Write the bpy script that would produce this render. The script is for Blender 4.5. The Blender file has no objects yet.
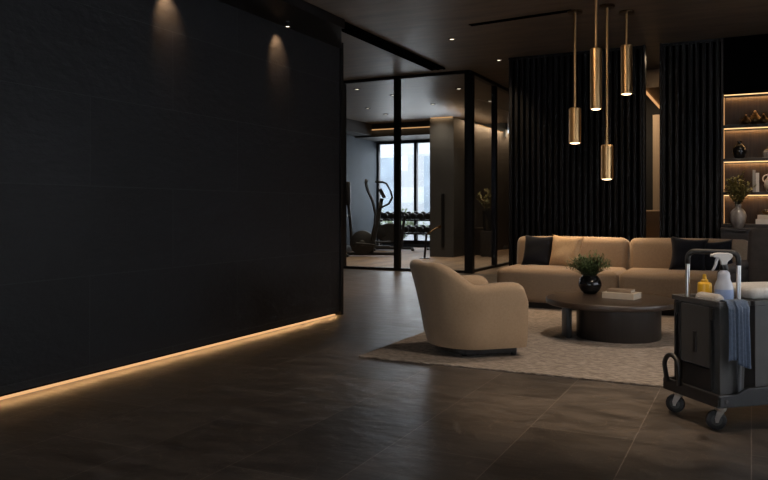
import bpy, bmesh, math, random
from mathutils import Vector, Matrix
random.seed(7)
SC = bpy.context.scene
COL = SC.collection
PI = math.pi

# ------------------------------------------------------------------ camera
YAW = math.radians(26.2)
CAMH = 1.2
cam_d = bpy.data.cameras.new('camera')
cam_d.lens = 35.0
cam_d.sensor_width = 36.0
cam_d.shift_y = -30 / 768
cam_d.clip_end = 200
cam = bpy.data.objects.new('camera', cam_d)
cam.location = (0, 0, CAMH)
cam.rotation_euler = (PI / 2, 0, YAW)
COL.objects.link(cam)
SC.camera = cam

# ------------------------------------------------------------------ world, daylight, exposure
w = bpy.data.worlds.new('world')
SC.world = w
w.use_nodes = True
bg = w.node_tree.nodes['Background']
bg.inputs['Color'].default_value = (0.97, 0.985, 1.0, 1)
bg.inputs['Strength'].default_value = 3.4


def area(name, loc, rot, sx, sy, power, col):
    l = bpy.data.lights.new(name, 'AREA')
    l.shape = 'RECTANGLE'
    l.size = sx
    l.size_y = sy
    l.energy = power
    l.color = col
    o = bpy.data.objects.new(name, l)
    o.location = loc
    o.rotation_euler = rot
    COL.objects.link(o)
    return o


# daylight entering through the gym window (points towards -Y)
area('daylight', (-9.2, 22.6, 2.1), (-PI / 2 + math.radians(28), 0, 0), 4.0, 2.4, 150, (1.0, 0.98, 0.95))
# unseen fill areas added at the right and behind the camera to lift the lobby
area('lounge_side_fill', (3.9, 5.0, 1.5), (PI / 2, 0, PI / 2), 6.0, 1.6, 12, (0.90, 0.95, 1.0))
area('rear_fill', (-0.5, -3.1, 1.5), (PI / 2, 0, 0), 5.0, 1.8, 3, (0.86, 0.93, 1.0))

SC.view_settings.view_transform = 'Standard'
SC.view_settings.look = 'None'
SC.view_settings.gamma = 1
SC.view_settings.use_curve_mapping = False
SC.view_settings.exposure = 0.0


def spot(name, loc, power, angle, blend, col, size=0.06, tgt=None):
    l = bpy.data.lights.new(name, 'SPOT')
    l.energy = power
    l.spot_size = math.radians(angle)
    l.spot_blend = blend
    l.color = col
    l.shadow_soft_size = size
    o = bpy.data.objects.new(name, l)
    o.location = loc
    if tgt is not None:
        d = Vector(tgt) - Vector(loc)
        o.rotation_euler = d.to_track_quat('-Z', 'Y').to_euler()
    COL.objects.link(o)
    return o


# ------------------------------------------------------------------ picture -> place helpers (real distances)
F = Vector((-math.sin(YAW), math.cos(YAW), 0))
R = Vector((math.cos(YAW), math.sin(YAW), 0))
FP = 35.0 / 36.0 * 768
UP = Vector((0, 0, 1))


def ray(u, v=210):
    return F + R * ((u - 384) / FP) + UP * ((210 - v) / FP)


def on_y(u, v, Y):
    d = ray(u, v)
    return Vector((0, 0, CAMH)) + d * (Y / d.y)


def on_z(u, v, z):
    d = ray(u, v)
    return Vector((0, 0, CAMH)) + d * ((z - CAMH) / d.z)


def lin(r, g, b):
    f = lambda c: (c / 255 / 12.92) if c / 255 <= 0.04045 else ((c / 255 + 0.055) / 1.055) ** 2.4
    return (f(r), f(g), f(b))


# ------------------------------------------------------------------ materials
def mat(name, col, rough=0.6, metal=0.0, var=0.0, scale=8.0, bump=0.0, bscale=60.0, spec=0.5,
        stretch=(1, 1, 1), col2=None, detail=4.0, trans=0.0, sheen=0.0, rvar=0.0):
    m = bpy.data.materials.new(name)
    m.use_nodes = True
    nt = m.node_tree
    b = nt.nodes['Principled BSDF']
    b.inputs['Roughness'].default_value = rough
    b.inputs['Metallic'].default_value = metal
    b.inputs['Specular IOR Level'].default_value = spec
    b.inputs['Base Color'].default_value = (*col, 1)
    if trans:
        b.inputs['Transmission Weight'].default_value = trans
    if sheen:
        b.inputs['Sheen Weight'].default_value = sheen
        b.inputs['Sheen Roughness'].default_value = 0.4
    tc = nt.nodes.new('ShaderNodeTexCoord')
    mp = nt.nodes.new('ShaderNodeMapping')
    mp.inputs['Scale'].default_value = stretch
    nt.links.new(tc.outputs['Object'], mp.inputs['Vector'])
    if var or col2 or rvar:
        n = nt.nodes.new('ShaderNodeTexNoise')
        n.inputs['Scale'].default_value = scale
        n.inputs['Detail'].default_value = detail
        nt.links.new(mp.outputs['Vector'], n.inputs['Vector'])
        rmp = nt.nodes.new('ShaderNodeValToRGB')
        rmp.color_ramp.elements[0].position = 0.3
        rmp.color_ramp.elements[1].position = 0.7
        c2 = col2 or tuple(c * (1 + var) for c in col)
        c1 = col if col2 else tuple(c * (1 - var) for c in col)
        rmp.color_ramp.elements[0].color = (*c1, 1)
        rmp.color_ramp.elements[1].color = (*c2, 1)
        nt.links.new(n.outputs['Fac'], rmp.inputs['Fac'])
        nt.links.new(rmp.outputs['Color'], b.inputs['Base Color'])
        if rvar:
            mr = nt.nodes.new('ShaderNodeMapRange')
            mr.inputs['To Min'].default_value = rough - rvar
            mr.inputs['To Max'].default_value = rough + rvar
            nt.links.new(n.outputs['Fac'], mr.inputs['Value'])
            nt.links.new(mr.outputs['Result'], b.inputs['Roughness'])
    if bump:
        n2 = nt.nodes.new('ShaderNodeTexNoise')
        n2.inputs['Scale'].default_value = bscale
        n2.inputs['Detail'].default_value = 3
        nt.links.new(mp.outputs['Vector'], n2.inputs['Vector'])
        bp = nt.nodes.new('ShaderNodeBump')
        bp.inputs['Strength'].default_value = bump
        bp.inputs['Distance'].default_value = 0.01
        nt.links.new(n2.outputs['Fac'], bp.inputs['Height'])
        nt.links.new(bp.outputs['Normal'], b.inputs['Normal'])
    return m


def emit(name, col, strength):
    m = bpy.data.materials.new(name)
    m.use_nodes = True
    nt = m.node_tree
    nt.nodes.remove(nt.nodes['Principled BSDF'])
    e = nt.nodes.new('ShaderNodeEmission')
    e.inputs['Color'].default_value = (*col, 1)
    e.inputs['Strength'].default_value = strength
    nt.links.new(e.outputs[0], nt.nodes['Material Output'].inputs[0])
    return m


def tile_mat(name, base, base2, grout, bw, bh, mortar, axes, rough, rvar, bump, offset=0.5, shift=(0, 0), vein=None, vscale=1.2, nbump=0.12, vst=(1, 1, 1), bsc=7, tone=(0.75, 1.15), vdist=0.8):
    """stone slabs laid in running bond; axes picks which object axes run along / across the slabs"""
    m = bpy.data.materials.new(name)
    m.use_nodes = True
    nt = m.node_tree
    N, L = nt.nodes, nt.links
    b = N['Principled BSDF']
    tc = N.new('ShaderNodeTexCoord')
    sep = N.new('ShaderNodeSeparateXYZ')
    L.new(tc.outputs['Object'], sep.inputs[0])
    cmb = N.new('ShaderNodeCombineXYZ')
    for k, a in enumerate(axes):
        ad = N.new('ShaderNodeMath')
        ad.operation = 'ADD'
        ad.inputs[1].default_value = shift[k]
        L.new(sep.outputs[a], ad.inputs[0])
        L.new(ad.outputs[0], cmb.inputs[k])
    br = N.new('ShaderNodeTexBrick')
    br.inputs['Scale'].default_value = 1
    br.inputs['Brick Width'].default_value = bw
    br.inputs['Row Height'].default_value = bh
    br.inputs['Mortar Size'].default_value = mortar
    br.inputs['Mortar Smooth'].default_value = 0.2
    br.inputs['Color1'].default_value = (tone[0],) * 3 + (1,)
    br.inputs['Color2'].default_value = (tone[1],) * 3 + (1,)
    br.offset = offset
    L.new(cmb.outputs[0], br.inputs['Vector'])
    n = N.new('ShaderNodeTexNoise')
    n.inputs['Scale'].default_value = vscale
    n.inputs['Detail'].default_value = 9
    n.inputs['Roughness'].default_value = 0.65
    n.inputs['Distortion'].default_value = vdist
    mpv = N.new('ShaderNodeMapping')
    mpv.inputs['Scale'].default_value = vst
    L.new(tc.outputs['Object'], mpv.inputs['Vector'])
    L.new(mpv.outputs['Vector'], n.inputs['Vector'])
    rp = N.new('ShaderNodeValToRGB')
    rp.color_ramp.elements[0].position = 0.3
    rp.color_ramp.elements[1].position = 0.72
    rp.color_ramp.elements[0].color = (*base, 1)
    rp.color_ramp.elements[1].color = (*base2, 1)
    L.new(n.outputs['Fac'], rp.inputs['Fac'])
    mul = N.new('ShaderNodeMix')
    mul.data_type = 'RGBA'
    mul.blend_type = 'MULTIPLY'
    mul.inputs['Factor'].default_value = 1
    L.new(rp.outputs['Color'], mul.inputs[6])
    L.new(br.outputs['Color'], mul.inputs[7])
    last = mul.outputs[2]
    if vein:
        wv = N.new('ShaderNodeTexNoise')
        wv.inputs['Scale'].default_value = 1.6
        wv.inputs['Detail'].default_value = 5
        wv.inputs['Distortion'].default_value = 2.2
        L.new(tc.outputs['Object'], wv.inputs['Vector'])
        vr = N.new('ShaderNodeValToRGB')
        e = vr.color_ramp.elements
        e[0].position = 0.494
        e[0].color = (0, 0, 0, 1)
        e[1].position = 0.506
        e[1].color = (0, 0, 0, 1)
        x = vr.color_ramp.elements.new(0.5)
        x.color = (0.35, 0.35, 0.35, 1)
        L.new(wv.outputs['Fac'], vr.inputs['Fac'])
        mv = N.new('ShaderNodeMix')
        mv.data_type = 'RGBA'
        L.new(vr.outputs['Color'], mv.inputs['Factor'])
        L.new(last, mv.inputs[6])
        mv.inputs[7].default_value = (*vein, 1)
        last = mv.outputs[2]
    mg = N.new('ShaderNodeMix')
    mg.data_type = 'RGBA'
    L.new(br.outputs['Fac'], mg.inputs['Factor'])
    L.new(last, mg.inputs[6])
    mg.inputs[7].default_value = (*grout, 1)
    L.new(mg.outputs[2], b.inputs['Base Color'])
    mr = N.new('ShaderNodeMapRange')
    mr.inputs['To Min'].default_value = rough - rvar
    mr.inputs['To Max'].default_value = rough + rvar
    L.new(n.outputs['Fac'], mr.inputs['Value'])
    L.new(mr.outputs['Result'], b.inputs['Roughness'])
    n2 = N.new('ShaderNodeTexNoise')
    n2.inputs['Scale'].default_value = bsc
    n2.inputs['Detail'].default_value = 8
    L.new(mpv.outputs['Vector'], n2.inputs['Vector'])
    b1 = N.new('ShaderNodeBump')
    b1.inputs['Strength'].default_value = nbump
    b1.inputs['Distance'].default_value = 0.02
    L.new(n2.outputs['Fac'], b1.inputs['Height'])
    b2 = N.new('ShaderNodeBump')
    b2.invert = True
    b2.inputs['Strength'].default_value = bump
    b2.inputs['Distance'].default_value = 0.004
    L.new(br.outputs['Fac'], b2.inputs['Height'])
    L.new(b1.outputs['Normal'], b2.inputs['Normal'])
    L.new(b2.outputs['Normal'], b.inputs['Normal'])
    return m


def glass_mat(name, tint=(0.9, 0.93, 0.95), refl=0.1):
    m = bpy.data.materials.new(name)
    m.use_nodes = True
    nt = m.node_tree
    N, L = nt.nodes, nt.links
    N.remove(N['Principled BSDF'])
    t = N.new('ShaderNodeBsdfTransparent')
    t.inputs[0].default_value = (*tint, 1)
    g = N.new('ShaderNodeBsdfGlossy')
    g.inputs['Roughness'].default_value = 0.02
    g.inputs['Color'].default_value = (1, 1, 1, 1)
    lw = N.new('ShaderNodeLayerWeight')
    lw.inputs['Blend'].default_value = 0.5
    pw = N.new('ShaderNodeMath')
    pw.operation = 'POWER'
    pw.inputs[1].default_value = 4.5
    L.new(lw.outputs['Facing'], pw.inputs[0])
    fr = N.new('ShaderNodeMapRange')
    fr.inputs['To Min'].default_value = 0.035
    fr.inputs['To Max'].default_value = 0.6
    L.new(pw.outputs[0], fr.inputs['Value'])
    mx = N.new('ShaderNodeMixShader')
    L.new(fr.outputs[0], mx.inputs[0])
    L.new(t.outputs[0], mx.inputs[1])
    L.new(g.outputs[0], mx.inputs[2])
    L.new(mx.outputs[0], N['Material Output'].inputs[0])
    return m


M = {}
M['floor'] = tile_mat('floor slabs', (0.033, 0.028, 0.0245), (0.108, 0.089, 0.074), (0.19, 0.16, 0.135), 1.25, 0.55, 0.0026, (1, 0), 0.37, 0.18, 0.4,
                      shift=(0.3, 0.0), vein=(0.24, 0.19, 0.15), vscale=4.5, nbump=0.30, vst=(0.8, 1.4, 1), bsc=6, tone=(0.7, 1.2), vdist=0.35)
M['wall'] = tile_mat('dark wall slabs', (0.0042, 0.0048, 0.0062), (0.014, 0.0152, 0.0185), (0.019, 0.020, 0.023), 1.7, 0.64, 0.004, (1, 2), 0.62, 0.08, 0.5,
                     shift=(0.4, -0.09), vscale=1.6, nbump=0.34, vst=(1, 1, 2.0), bsc=11, tone=(0.65, 1.3))
M['ceiling'] = mat('ceiling plaster', (0.145, 0.112, 0.086), 0.48, var=0.35, scale=1.6, bump=0.5, bscale=2.2, stretch=(0.8, 3.2, 1), rvar=0.10, detail=8)
M['black_metal'] = mat('black metal', (0.006, 0.006, 0.007), 0.45, 0.3, var=0.2, scale=5)
M['slat'] = mat('black slat', (0.0058, 0.0058, 0.0068), 0.5, var=0.1, scale=3, spec=0.3)
M['slat_back'] = mat('slat backing', (0.003, 0.003, 0.0035), 0.9, var=0.2, scale=5, spec=0.0)
M['dark_wall'] = mat('dark plaster', (0.020, 0.019, 0.019), 0.7, var=0.2, scale=2, bump=0.1, bscale=15)
M['gym_wall'] = mat('blue grey gym wall', (0.050, 0.066, 0.084), 0.75, var=0.12, scale=1.5)
M['gym_pillar'] = mat('grey panel', (0.045, 0.043, 0.042), 0.55, var=0.15, scale=2, stretch=(1, 1, 0.3))
M['gym_floor'] = tile_mat('gym floor boards', (0.17, 0.115, 0.074), (0.28, 0.19, 0.12), (0.09, 0.065, 0.045), 1.4, 0.16, 0.002, (1, 0), 0.6, 0.08, 0.2)
M['walnut'] = mat('dark walnut', (0.030, 0.019, 0.012), 0.5, var=0.45, scale=4, stretch=(9, 9, 0.7), bump=0.1, bscale=20, detail=7)
M['walnut_dark'] = mat('smoked oak', (0.016, 0.011, 0.008), 0.45, var=0.35, scale=4, stretch=(0.7, 9, 9), detail=6)
M['table'] = mat('espresso wood', (0.040, 0.027, 0.019), 0.36, var=0.3, scale=3, stretch=(1.0, 10, 10), bump=0.05, bscale=18, detail=7)
M['table_drum'] = mat('espresso drum', (0.022, 0.017, 0.014), 0.42, var=0.3, scale=4, stretch=(8, 8, 0.7), detail=6)
M['fabric'] = mat('tan weave', (0.34, 0.240, 0.152), 0.92, var=0.07, scale=60, bump=0.35, bscale=260, sheen=0.25, spec=0.2)
M['sofa_fabric'] = mat('camel weave', (0.265, 0.194, 0.132), 0.92, var=0.08, scale=60, bump=0.35, bscale=240, sheen=0.25, spec=0.2)
M['pillow_tan'] = mat('tan linen', (0.52, 0.365, 0.22), 0.95, var=0.15, scale=90, bump=0.4, bscale=200, spec=0.15)
M['pillow_dark'] = mat('charcoal linen', (0.0095, 0.011, 0.016), 0.95, var=0.2, scale=90, bump=0.4, bscale=200, spec=0.15, sheen=0.1)
M['leather'] = mat('dark brown upholstery', (0.062, 0.050, 0.043), 0.6, var=0.2, scale=14, bump=0.2, bscale=90)
M['rug'] = mat('rug weave', (0.13, 0.108, 0.09), 0.98, col2=(0.43, 0.365, 0.31), scale=42, bump=1.0, bscale=90, stretch=(0.55, 2.2, 1), spec=0.1, detail=8)
M['brass'] = mat('brushed brass', (0.72, 0.46, 0.215), 0.36, 1.0, var=0.04, scale=3, stretch=(1, 1, 0.3))
M['bronze'] = mat('aged bronze', (0.13, 0.085, 0.045), 0.42, 1.0, var=0.3, scale=14)
M['plastic'] = mat('graphite plastic', (0.066, 0.063, 0.060), 0.48, var=0.10, scale=6, bump=0.08, bscale=220)
M['plastic_dark'] = mat('black plastic', (0.016, 0.016, 0.017), 0.45, var=0.15, scale=8)
M['rubber'] = mat('wheel rubber', (0.014, 0.014, 0.015), 0.6, var=0.15, scale=20)
M['steel'] = mat('brushed steel', (0.75, 0.74, 0.72), 0.30, 1.0, var=0.1, scale=10, stretch=(10, 10, 0.5))
M['zinc'] = mat('zinc plated steel', (0.62, 0.60, 0.57), 0.36, 1.0, var=0.15, scale=20)
M['blue_cloth'] = mat('blue microfibre', (0.105, 0.140, 0.205), 0.95, var=0.15, scale=70, bump=0.5, bscale=260, spec=0.1, sheen=0.3)
M['white_towel'] = mat('white terry', (0.60, 0.57, 0.53), 0.97, var=0.08, scale=60, bump=0.6, bscale=220, spec=0.1)
M['grey_roll'] = mat('pale grey cloth', (0.40, 0.38, 0.36), 0.97, var=0.1, scale=60, bump=0.6, bscale=200, spec=0.1)
M['yellow'] = mat('yellow plastic', (0.72, 0.40, 0.02), 0.4, var=0.05, scale=10)
M['bottle'] = mat('frosted bottle', (0.55, 0.58, 0.66), 0.35, var=0.04, scale=10, trans=0.15)
M['liquid'] = mat('blue cleaner', (0.30, 0.39, 0.62), 0.3, var=0.05, scale=6, trans=0.1)
M['white_plastic'] = mat('white plastic', (0.72, 0.70, 0.68), 0.35, var=0.03, scale=8)
M['black_glaze'] = mat('black glaze', (0.008, 0.008, 0.009), 0.14, var=0.2, scale=6)
M['leaf'] = mat('green leaves', (0.030, 0.062, 0.018), 0.6, col2=(0.090, 0.135, 0.040), scale=14)
M['leaf_olive'] = mat('olive leaves', (0.090, 0.088, 0.022), 0.6, col2=(0.24, 0.20, 0.055), scale=14)
M['stem'] = mat('stem', (0.045, 0.050, 0.020), 0.7, var=0.2, scale=20)
M['soil'] = mat('soil', (0.012, 0.009, 0.007), 0.95, var=0.3, scale=40, bump=0.5)
M['marble'] = mat('grey marbled glaze', (0.07, 0.065, 0.062), 0.25, col2=(0.36, 0.33, 0.31), scale=7, detail=8, stretch=(1.5, 1.5, 0.7))
M['white_vase'] = mat('off white ceramic', (0.52, 0.46, 0.40), 0.5, var=0.08, scale=8)
M['paper'] = mat('book pages', (0.52, 0.45, 0.36), 0.85, var=0.12, scale=5, stretch=(1, 1, 60))
M['cover_cream'] = mat('cream cover', (0.50, 0.42, 0.33), 0.55, var=0.06, scale=12)
M['cover_brown'] = mat('brown cover', (0.16, 0.11, 0.075), 0.5, col2=(0.30, 0.22, 0.15), scale=9)
M['cover_white'] = mat('white cover', (0.55, 0.50, 0.45), 0.55, var=0.06, scale=12)
M['cover_grey'] = mat('grey cover', (0.25, 0.23, 0.21), 0.55, var=0.08, scale=12)
M['led'] = emit('warm led', (1.0, 0.60, 0.27), 1.7)
M['led_wall'] = emit('warm led at wall foot', (1.0, 0.56, 0.26), 0.85)
M['led_soft'] = emit('warm cove led', (1.0, 0.50, 0.20), 0.75)
M['lamp_glow'] = emit('pendant bulb', (1.0, 0.74, 0.44), 4.0)
M['down_glow'] = emit('downlight bulb', (1.0, 0.82, 0.60), 3.0)
M['glass'] = glass_mat('clear glass')
M['window_glass'] = glass_mat('window glass', (0.95, 0.97, 1.0))
M['rubber_black'] = mat('gym rubber', (0.018, 0.018, 0.019), 0.5, var=0.2, scale=12)
M['gym_grey'] = mat('gym grey enamel', (0.10, 0.105, 0.11), 0.4, var=0.1, scale=8)
M['screen'] = mat('dark screen', (0.02, 0.025, 0.03), 0.15, var=0.1, scale=5)
M['facade'] = tile_mat('pale stone facade', (0.62, 0.64, 0.66), (0.72, 0.73, 0.74), (0.55, 0.57, 0.59), 1.2, 0.8, 0.02, (0, 2), 0.7, 0.05, 0.2)
M['facade_glass'] = mat('facade glazing', (0.36, 0.42, 0.48), 0.25, var=0.2, scale=1)
M['hedge'] = mat('hedge leaves', (0.20, 0.25, 0.14), 0.8, col2=(0.36, 0.40, 0.25), scale=6)
M['ground'] = mat('paving outside', (0.35, 0.35, 0.35), 0.9, var=0.1, scale=2)
M['curtain'] = mat('beige panel', (0.45, 0.34, 0.24), 0.8, var=0.1, scale=3, stretch=(6, 6, 0.4))
M['bench'] = mat('tan bench', (0.32, 0.22, 0.14), 0.85, var=0.1, scale=40, bump=0.3)


# ------------------------------------------------------------------ mesh helpers
def T(p):
    return Matrix.Translation(Vector(p))


def finish(name, bm, m, parent=None, smooth=False, bevel=0, seg=2, subd=0, loc=None, rot=None, angle=40):
    bmesh.ops.recalc_face_normals(bm, faces=bm.faces[:])
    me = bpy.data.meshes.new(name)
    bm.to_mesh(me)
    bm.free()
    me.materials.append(m if not isinstance(m, str) else M[m])
    o = bpy.data.objects.new(name, me)
    COL.objects.link(o)
    if smooth:
        me.polygons.foreach_set('use_smooth', [True] * len(me.polygons))
        if smooth == 'auto':
            me.set_sharp_from_angle(angle=math.radians(angle))
    if bevel:
        md = o.modifiers.new('bevel', 'BEVEL')
        md.width = bevel
        md.segments = seg
        md.limit_method = 'ANGLE'
        md.angle_limit = math.radians(40)
        md.harden_normals = False
    if subd:
        md = o.modifiers.new('sub', 'SUBSURF')
        md.levels = subd
        md.render_levels = subd
    if parent is not None:
        o.parent = parent
    if loc is not None:
        o.location = loc
    if rot is not None:
        o.rotation_euler = rot
    return o


def box(bm, a, b, mx=None):
    x0, y0, z0 = a
    x1, y1, z1 = b
    vs = [bm.verts.new((x, y, z)) for x in (x0, x1) for y in (y0, y1) for z in (z0, z1)]
    for f in ((0, 1, 3, 2), (4, 6, 7, 5), (0, 4, 5, 1), (2, 3, 7, 6), (0, 2, 6, 4), (1, 5, 7, 3)):
        bm.faces.new([vs[i] for i in f])
    if mx is not None:
        bmesh.ops.transform(bm, matrix=mx, verts=vs)
    return vs


def rbox(bm, a, b, r, seg=3, mx=None):
    t = bmesh.new()
    box(t, a, b)
    bmesh.ops.recalc_face_normals(t, faces=t.faces[:])
    bmesh.ops.bevel(t, geom=t.edges[:], offset=r, segments=seg, affect='EDGES', profile=0.5)
    merge(bm, t, mx)


def merge(bm, t, mx=None):
    mp = {}
    for v in t.verts:
        mp[v] = bm.verts.new(mx @ v.co if mx is not None else v.co)
    for f in t.faces:
        try:
            bm.faces.new([mp[v] for v in f.verts])
        except ValueError:
            pass
    t.free()


def lathe(bm, prof, n=32, mx=None, cap_top=False, cap_bot=False):
    rings = []
    for (r, z) in prof:
        if r < 1e-5:
            rings.append([bm.verts.new((0, 0, z))])
        else:
            rings.append([bm.verts.new((r * math.cos(2 * PI * k / n), r * math.sin(2 * PI * k / n), z)) for k in range(n)])
    for A, B in zip(rings, rings[1:]):
        for k in range(n):
            k2 = (k + 1) % n
            if len(A) == 1 and len(B) == 1:
                continue
            if len(A) == 1:
                bm.faces.new((A[0], B[k], B[k2]))
            elif len(B) == 1:
                bm.faces.new((A[k], B[0], A[k2]))
            else:
                bm.faces.new((A[k], B[k], B[k2], A[k2]))
    if cap_bot and len(rings[0]) > 1:
        bm.faces.new(rings[0][::-1])
    if cap_top and len(rings[-1]) > 1:
        bm.faces.new(rings[-1])
    vs = [v for r_ in rings for v in r_]
    if mx is not None:
        bmesh.ops.transform(bm, matrix=mx, verts=vs)
    return vs


def cyl(bm, p0, p1, r, n=16, r2=None):
    p0, p1 = Vector(p0), Vector(p1)
    d = p1 - p0
    q = d.to_track_quat('Z', 'Y').to_matrix().to_4x4()
    lathe(bm, [(r, 0), (r2 if r2 is not None else r, d.length)], n, T(p0) @ q, True, True)


def tube(bm, pts, r, n=10, closed=False, rad=None):
    pts = [Vector(p) for p in pts]
    N = len(pts)
    rings = []
    ref = None
    for i, p in enumerate(pts):
        if closed:
            d = pts[(i + 1) % N] - pts[i - 1]
        else:
            d = pts[min(i + 1, N - 1)] - pts[max(i - 1, 0)]
        d.normalize()
        if ref is None:
            ref = Vector((0, 0, 1)) if abs(d.z) < 0.9 else Vector((1, 0, 0))
        a = (ref - d * ref.dot(d)).normalized()
        ref = a
        b = d.cross(a)
        rr = rad[i] if rad else r
        rings.append([bm.verts.new(p + a * rr * math.cos(2 * PI * k / n) + b * rr * math.sin(2 * PI * k / n)) for k in range(n)])
    for i in range(N if closed else N - 1):
        A, B = rings[i], rings[(i + 1) % N]
        for k in range(n):
            bm.faces.new((A[k], A[(k + 1) % n], B[(k + 1) % n], B[k]))
    if not closed:
        bm.faces.new(rings[0][::-1])
        bm.faces.new(rings[-1])


def arc(c, r, a0, a1, n, ax1, ax2):
    c, ax1, ax2 = Vector(c), Vector(ax1), Vector(ax2)
    return [c + ax1 * r * math.cos(a0 + (a1 - a0) * i / n) + ax2 * r * math.sin(a0 + (a1 - a0) * i / n) for i in range(n + 1)]


def thing(name, label, cat, loc=(0, 0, 0), rz=0, group=None, kind=None):
    o = bpy.data.objects.new(name, None)
    o.empty_display_size = 0.1
    COL.objects.link(o)
    o.location = loc
    o.rotation_euler = (0, 0, rz)
    tag(o, label, cat, group, kind)
    return o


def tag(o, label=None, cat=None, group=None, kind=None):
    if label:
        o['label'] = label
    if cat:
        o['category'] = cat
    if group:
        o['group'] = group
    if kind:
        o['kind'] = kind
    return o


def struct(name, bm, m, **kw):
    o = finish(name, bm, m, **kw)
    if o.parent is None:
        o['kind'] = 'structure'
    return o


def dup(root, loc, rz=None, label=None, group=None):
    r = root.copy()
    COL.objects.link(r)
    r.location = loc
    if rz is not None:
        r.rotation_euler = (0, 0, rz)
    if label:
        r['label'] = label
    if group:
        r['group'] = group
    for ch in list(root.children):
        c = ch.copy()
        COL.objects.link(c)
        c.parent = r
        for g in ch.children:
            d = g.copy()
            COL.objects.link(d)
            d.parent = c
    return r


def B(name, a, b, m, parent=None, bevel=0, **kw):
    bm = bmesh.new()
    box(bm, a, b)
    return finish(name, bm, m, parent, bevel=bevel, **kw)


def SB(name, a, b, m, parent=None, bevel=0):
    o = B(name, a, b, m, parent, bevel)
    if parent is None:
        o['kind'] = 'structure'
    return o


# ================================================================== LARGE STRUCTURE
CEIL = 3.85
XL, XR, YN, YF = -12.0, 4.0, -3.2, 24.0
SB('floor', (XL, YN, -0.2), (XR, 13.42, 0.0), 'floor')
SB('floor_gym', (XL, 13.42, -0.2), (-3.5, YF, 0.0), 'gym_floor')
SB('floor_back_room', (-3.5, 13.42, -0.2), (XR, YF, 0.0), 'floor')
SB('ceiling', (XL, YN, CEIL), (XR, YF, CEIL + 0.2), 'ceiling')
# near and right walls, out of view, with window openings added for fill daylight
bm = bmesh.new()
for a, b in (((XL, YN - 0.2, 0), (-3.0, YN, CEIL)), ((2.0, YN - 0.2, 0), (XR, YN, CEIL)), ((-3.0, YN - 0.2, 0), (2.0, YN, 0.6)), ((-3.0, YN - 0.2, 2.4), (2.0, YN, CEIL))):
    box(bm, a, b)
struct('wall_near', bm, 'dark_wall')
bm = bmesh.new()
for a, b in (((XR, YN, 0), (XR + 0.2, 2.0, CEIL)), ((XR, 8.0, 0), (XR + 0.2, YF, CEIL)), ((XR, 2.0, 0), (XR + 0.2, 8.0, 0.7)), ((XR, 2.0, 2.3), (XR + 0.2, 8.0, CEIL))):
    box(bm, a, b)
struct('wall_right', bm, 'dark_wall')
SB('added_window_rear', (-3.0, YN - 0.13, 0.6), (2.0, YN - 0.12, 2.4), 'window_glass')  # unseen panes added to close the two fill daylight openings
SB('added_window_right', (XR + 0.12, 2.0, 0.7), (XR + 0.13, 8.0, 2.3), 'window_glass')
SB('wall_outer_left', (XL - 0.2, YN, 0), (XL, 13.0, CEIL), 'dark_wall')
SB('wall_far', (-4.75, YF - 0.1, 0), (XR, YF + 0.1, CEIL), 'dark_wall')

# the black slab wall on the left with its glowing foot
WX = -4.23
wl = SB('wall_left', (WX - 0.28, YN, 0.038), (WX, 7.44, 3.10), 'wall')
SB('wall_foot', (WX - 0.26, YN, 0.0), (WX - 0.04, 7.43, 0.038), 'slat_back', wl)
B('light_strip', (WX - 0.04, YN, 0.001), (WX - 0.018, 7.38, 0.016), 'led_wall', wl)
area('wall_foot_led', (WX + 0.002, (YN + 7.4) / 2, 0.036), (0, math.radians(-4), 0), 0.010, 10.6, 10.0, (1.0, 0.55, 0.22))
SB('trim_1', (WX - 0.30, 7.44, 0.0), (WX + 0.02, 7.50, 3.12), 'black_metal')          # end post of the wall
bm = bmesh.new()
cpl = [(WX, YN), (-3.72, YN), (-3.72, 6.58), (WX, 7.50)]


def slab(bm, pts, z0, z1):
    A = [bm.verts.new((x, y, z0)) for x, y in pts]
    Bq = [bm.verts.new((x, y, z1)) for x, y in pts]
    for k in range(len(pts)):
        k2 = (k + 1) % len(pts)
        bm.faces.new((A[k], A[k2], Bq[k2], Bq[k]))
    bm.faces.new(A[::-1])
    bm.faces.new(Bq)


slab(bm, cpl, 3.05, 3.11)
cn = struct('trim_2', bm, 'black_metal')                    # canopy over the wall
SB('canopy_edge', (-3.72, YN, 3.035), (-3.69, 6.60, 3.125), 'black_metal', cn)

# gym shell
SB('wall_gym_left', (-11.25, 13.42, 0), (-11.1, 22.0, CEIL), 'gym_wall')
bm = bmesh.new()
box(bm, (-11.25, 22.0, 0), (-6.7, 22.2, 0.10))
box(bm, (-11.25, 22.0, 3.42), (-6.7, 22.2, CEIL))
struct('wall_gym_back', bm, 'gym_wall')
pil = SB('wall_gym_pillar', (-7.42, 17.75, 0), (-6.77, 24.0, 3.55), 'gym_pillar')
area('cove_lamp', (-7.1, 20.6, 3.58), (PI, 0, 0), 0.4, 5.0, 10, (1.0, 0.62, 0.34))
B('light_strip', (-7.40, 17.755, 3.551), (-6.80, 17.775, 3.575), 'led_soft', pil)
B('light_strip', (-6.80, 19.7, 3.551), (-6.775, 23.8, 3.575), 'led_soft', pil)
area('cove_lamp', (-7.1, 17.70, 3.56), (math.radians(12), 0, 0), 0.6, 0.03, 1.6, (1.0, 0.62, 0.32))
area('cove_lamp', (-6.55, 21.2, 3.60), (0, math.radians(25), 0), 0.03, 4.6, 60, (1.0, 0.62, 0.34))
area('cove_lamp', (-9.2, 20.43, 3.66), (math.radians(20), 0, 0), 3.4, 0.03, 1.6, (1.0, 0.62, 0.34))
p = on_y(443, 222, 17.74)
B('pull_handle', (p.x - 0.035, 17.70, 0.25), (p.x + 0.035, 17.75, 1.62), 'black_metal', pil, 0.01)
SB('wall_gym_far', (-6.8, YF - 0.1, 0), (-4.7, YF + 0.1, CEIL), 'gym_pillar')
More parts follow.
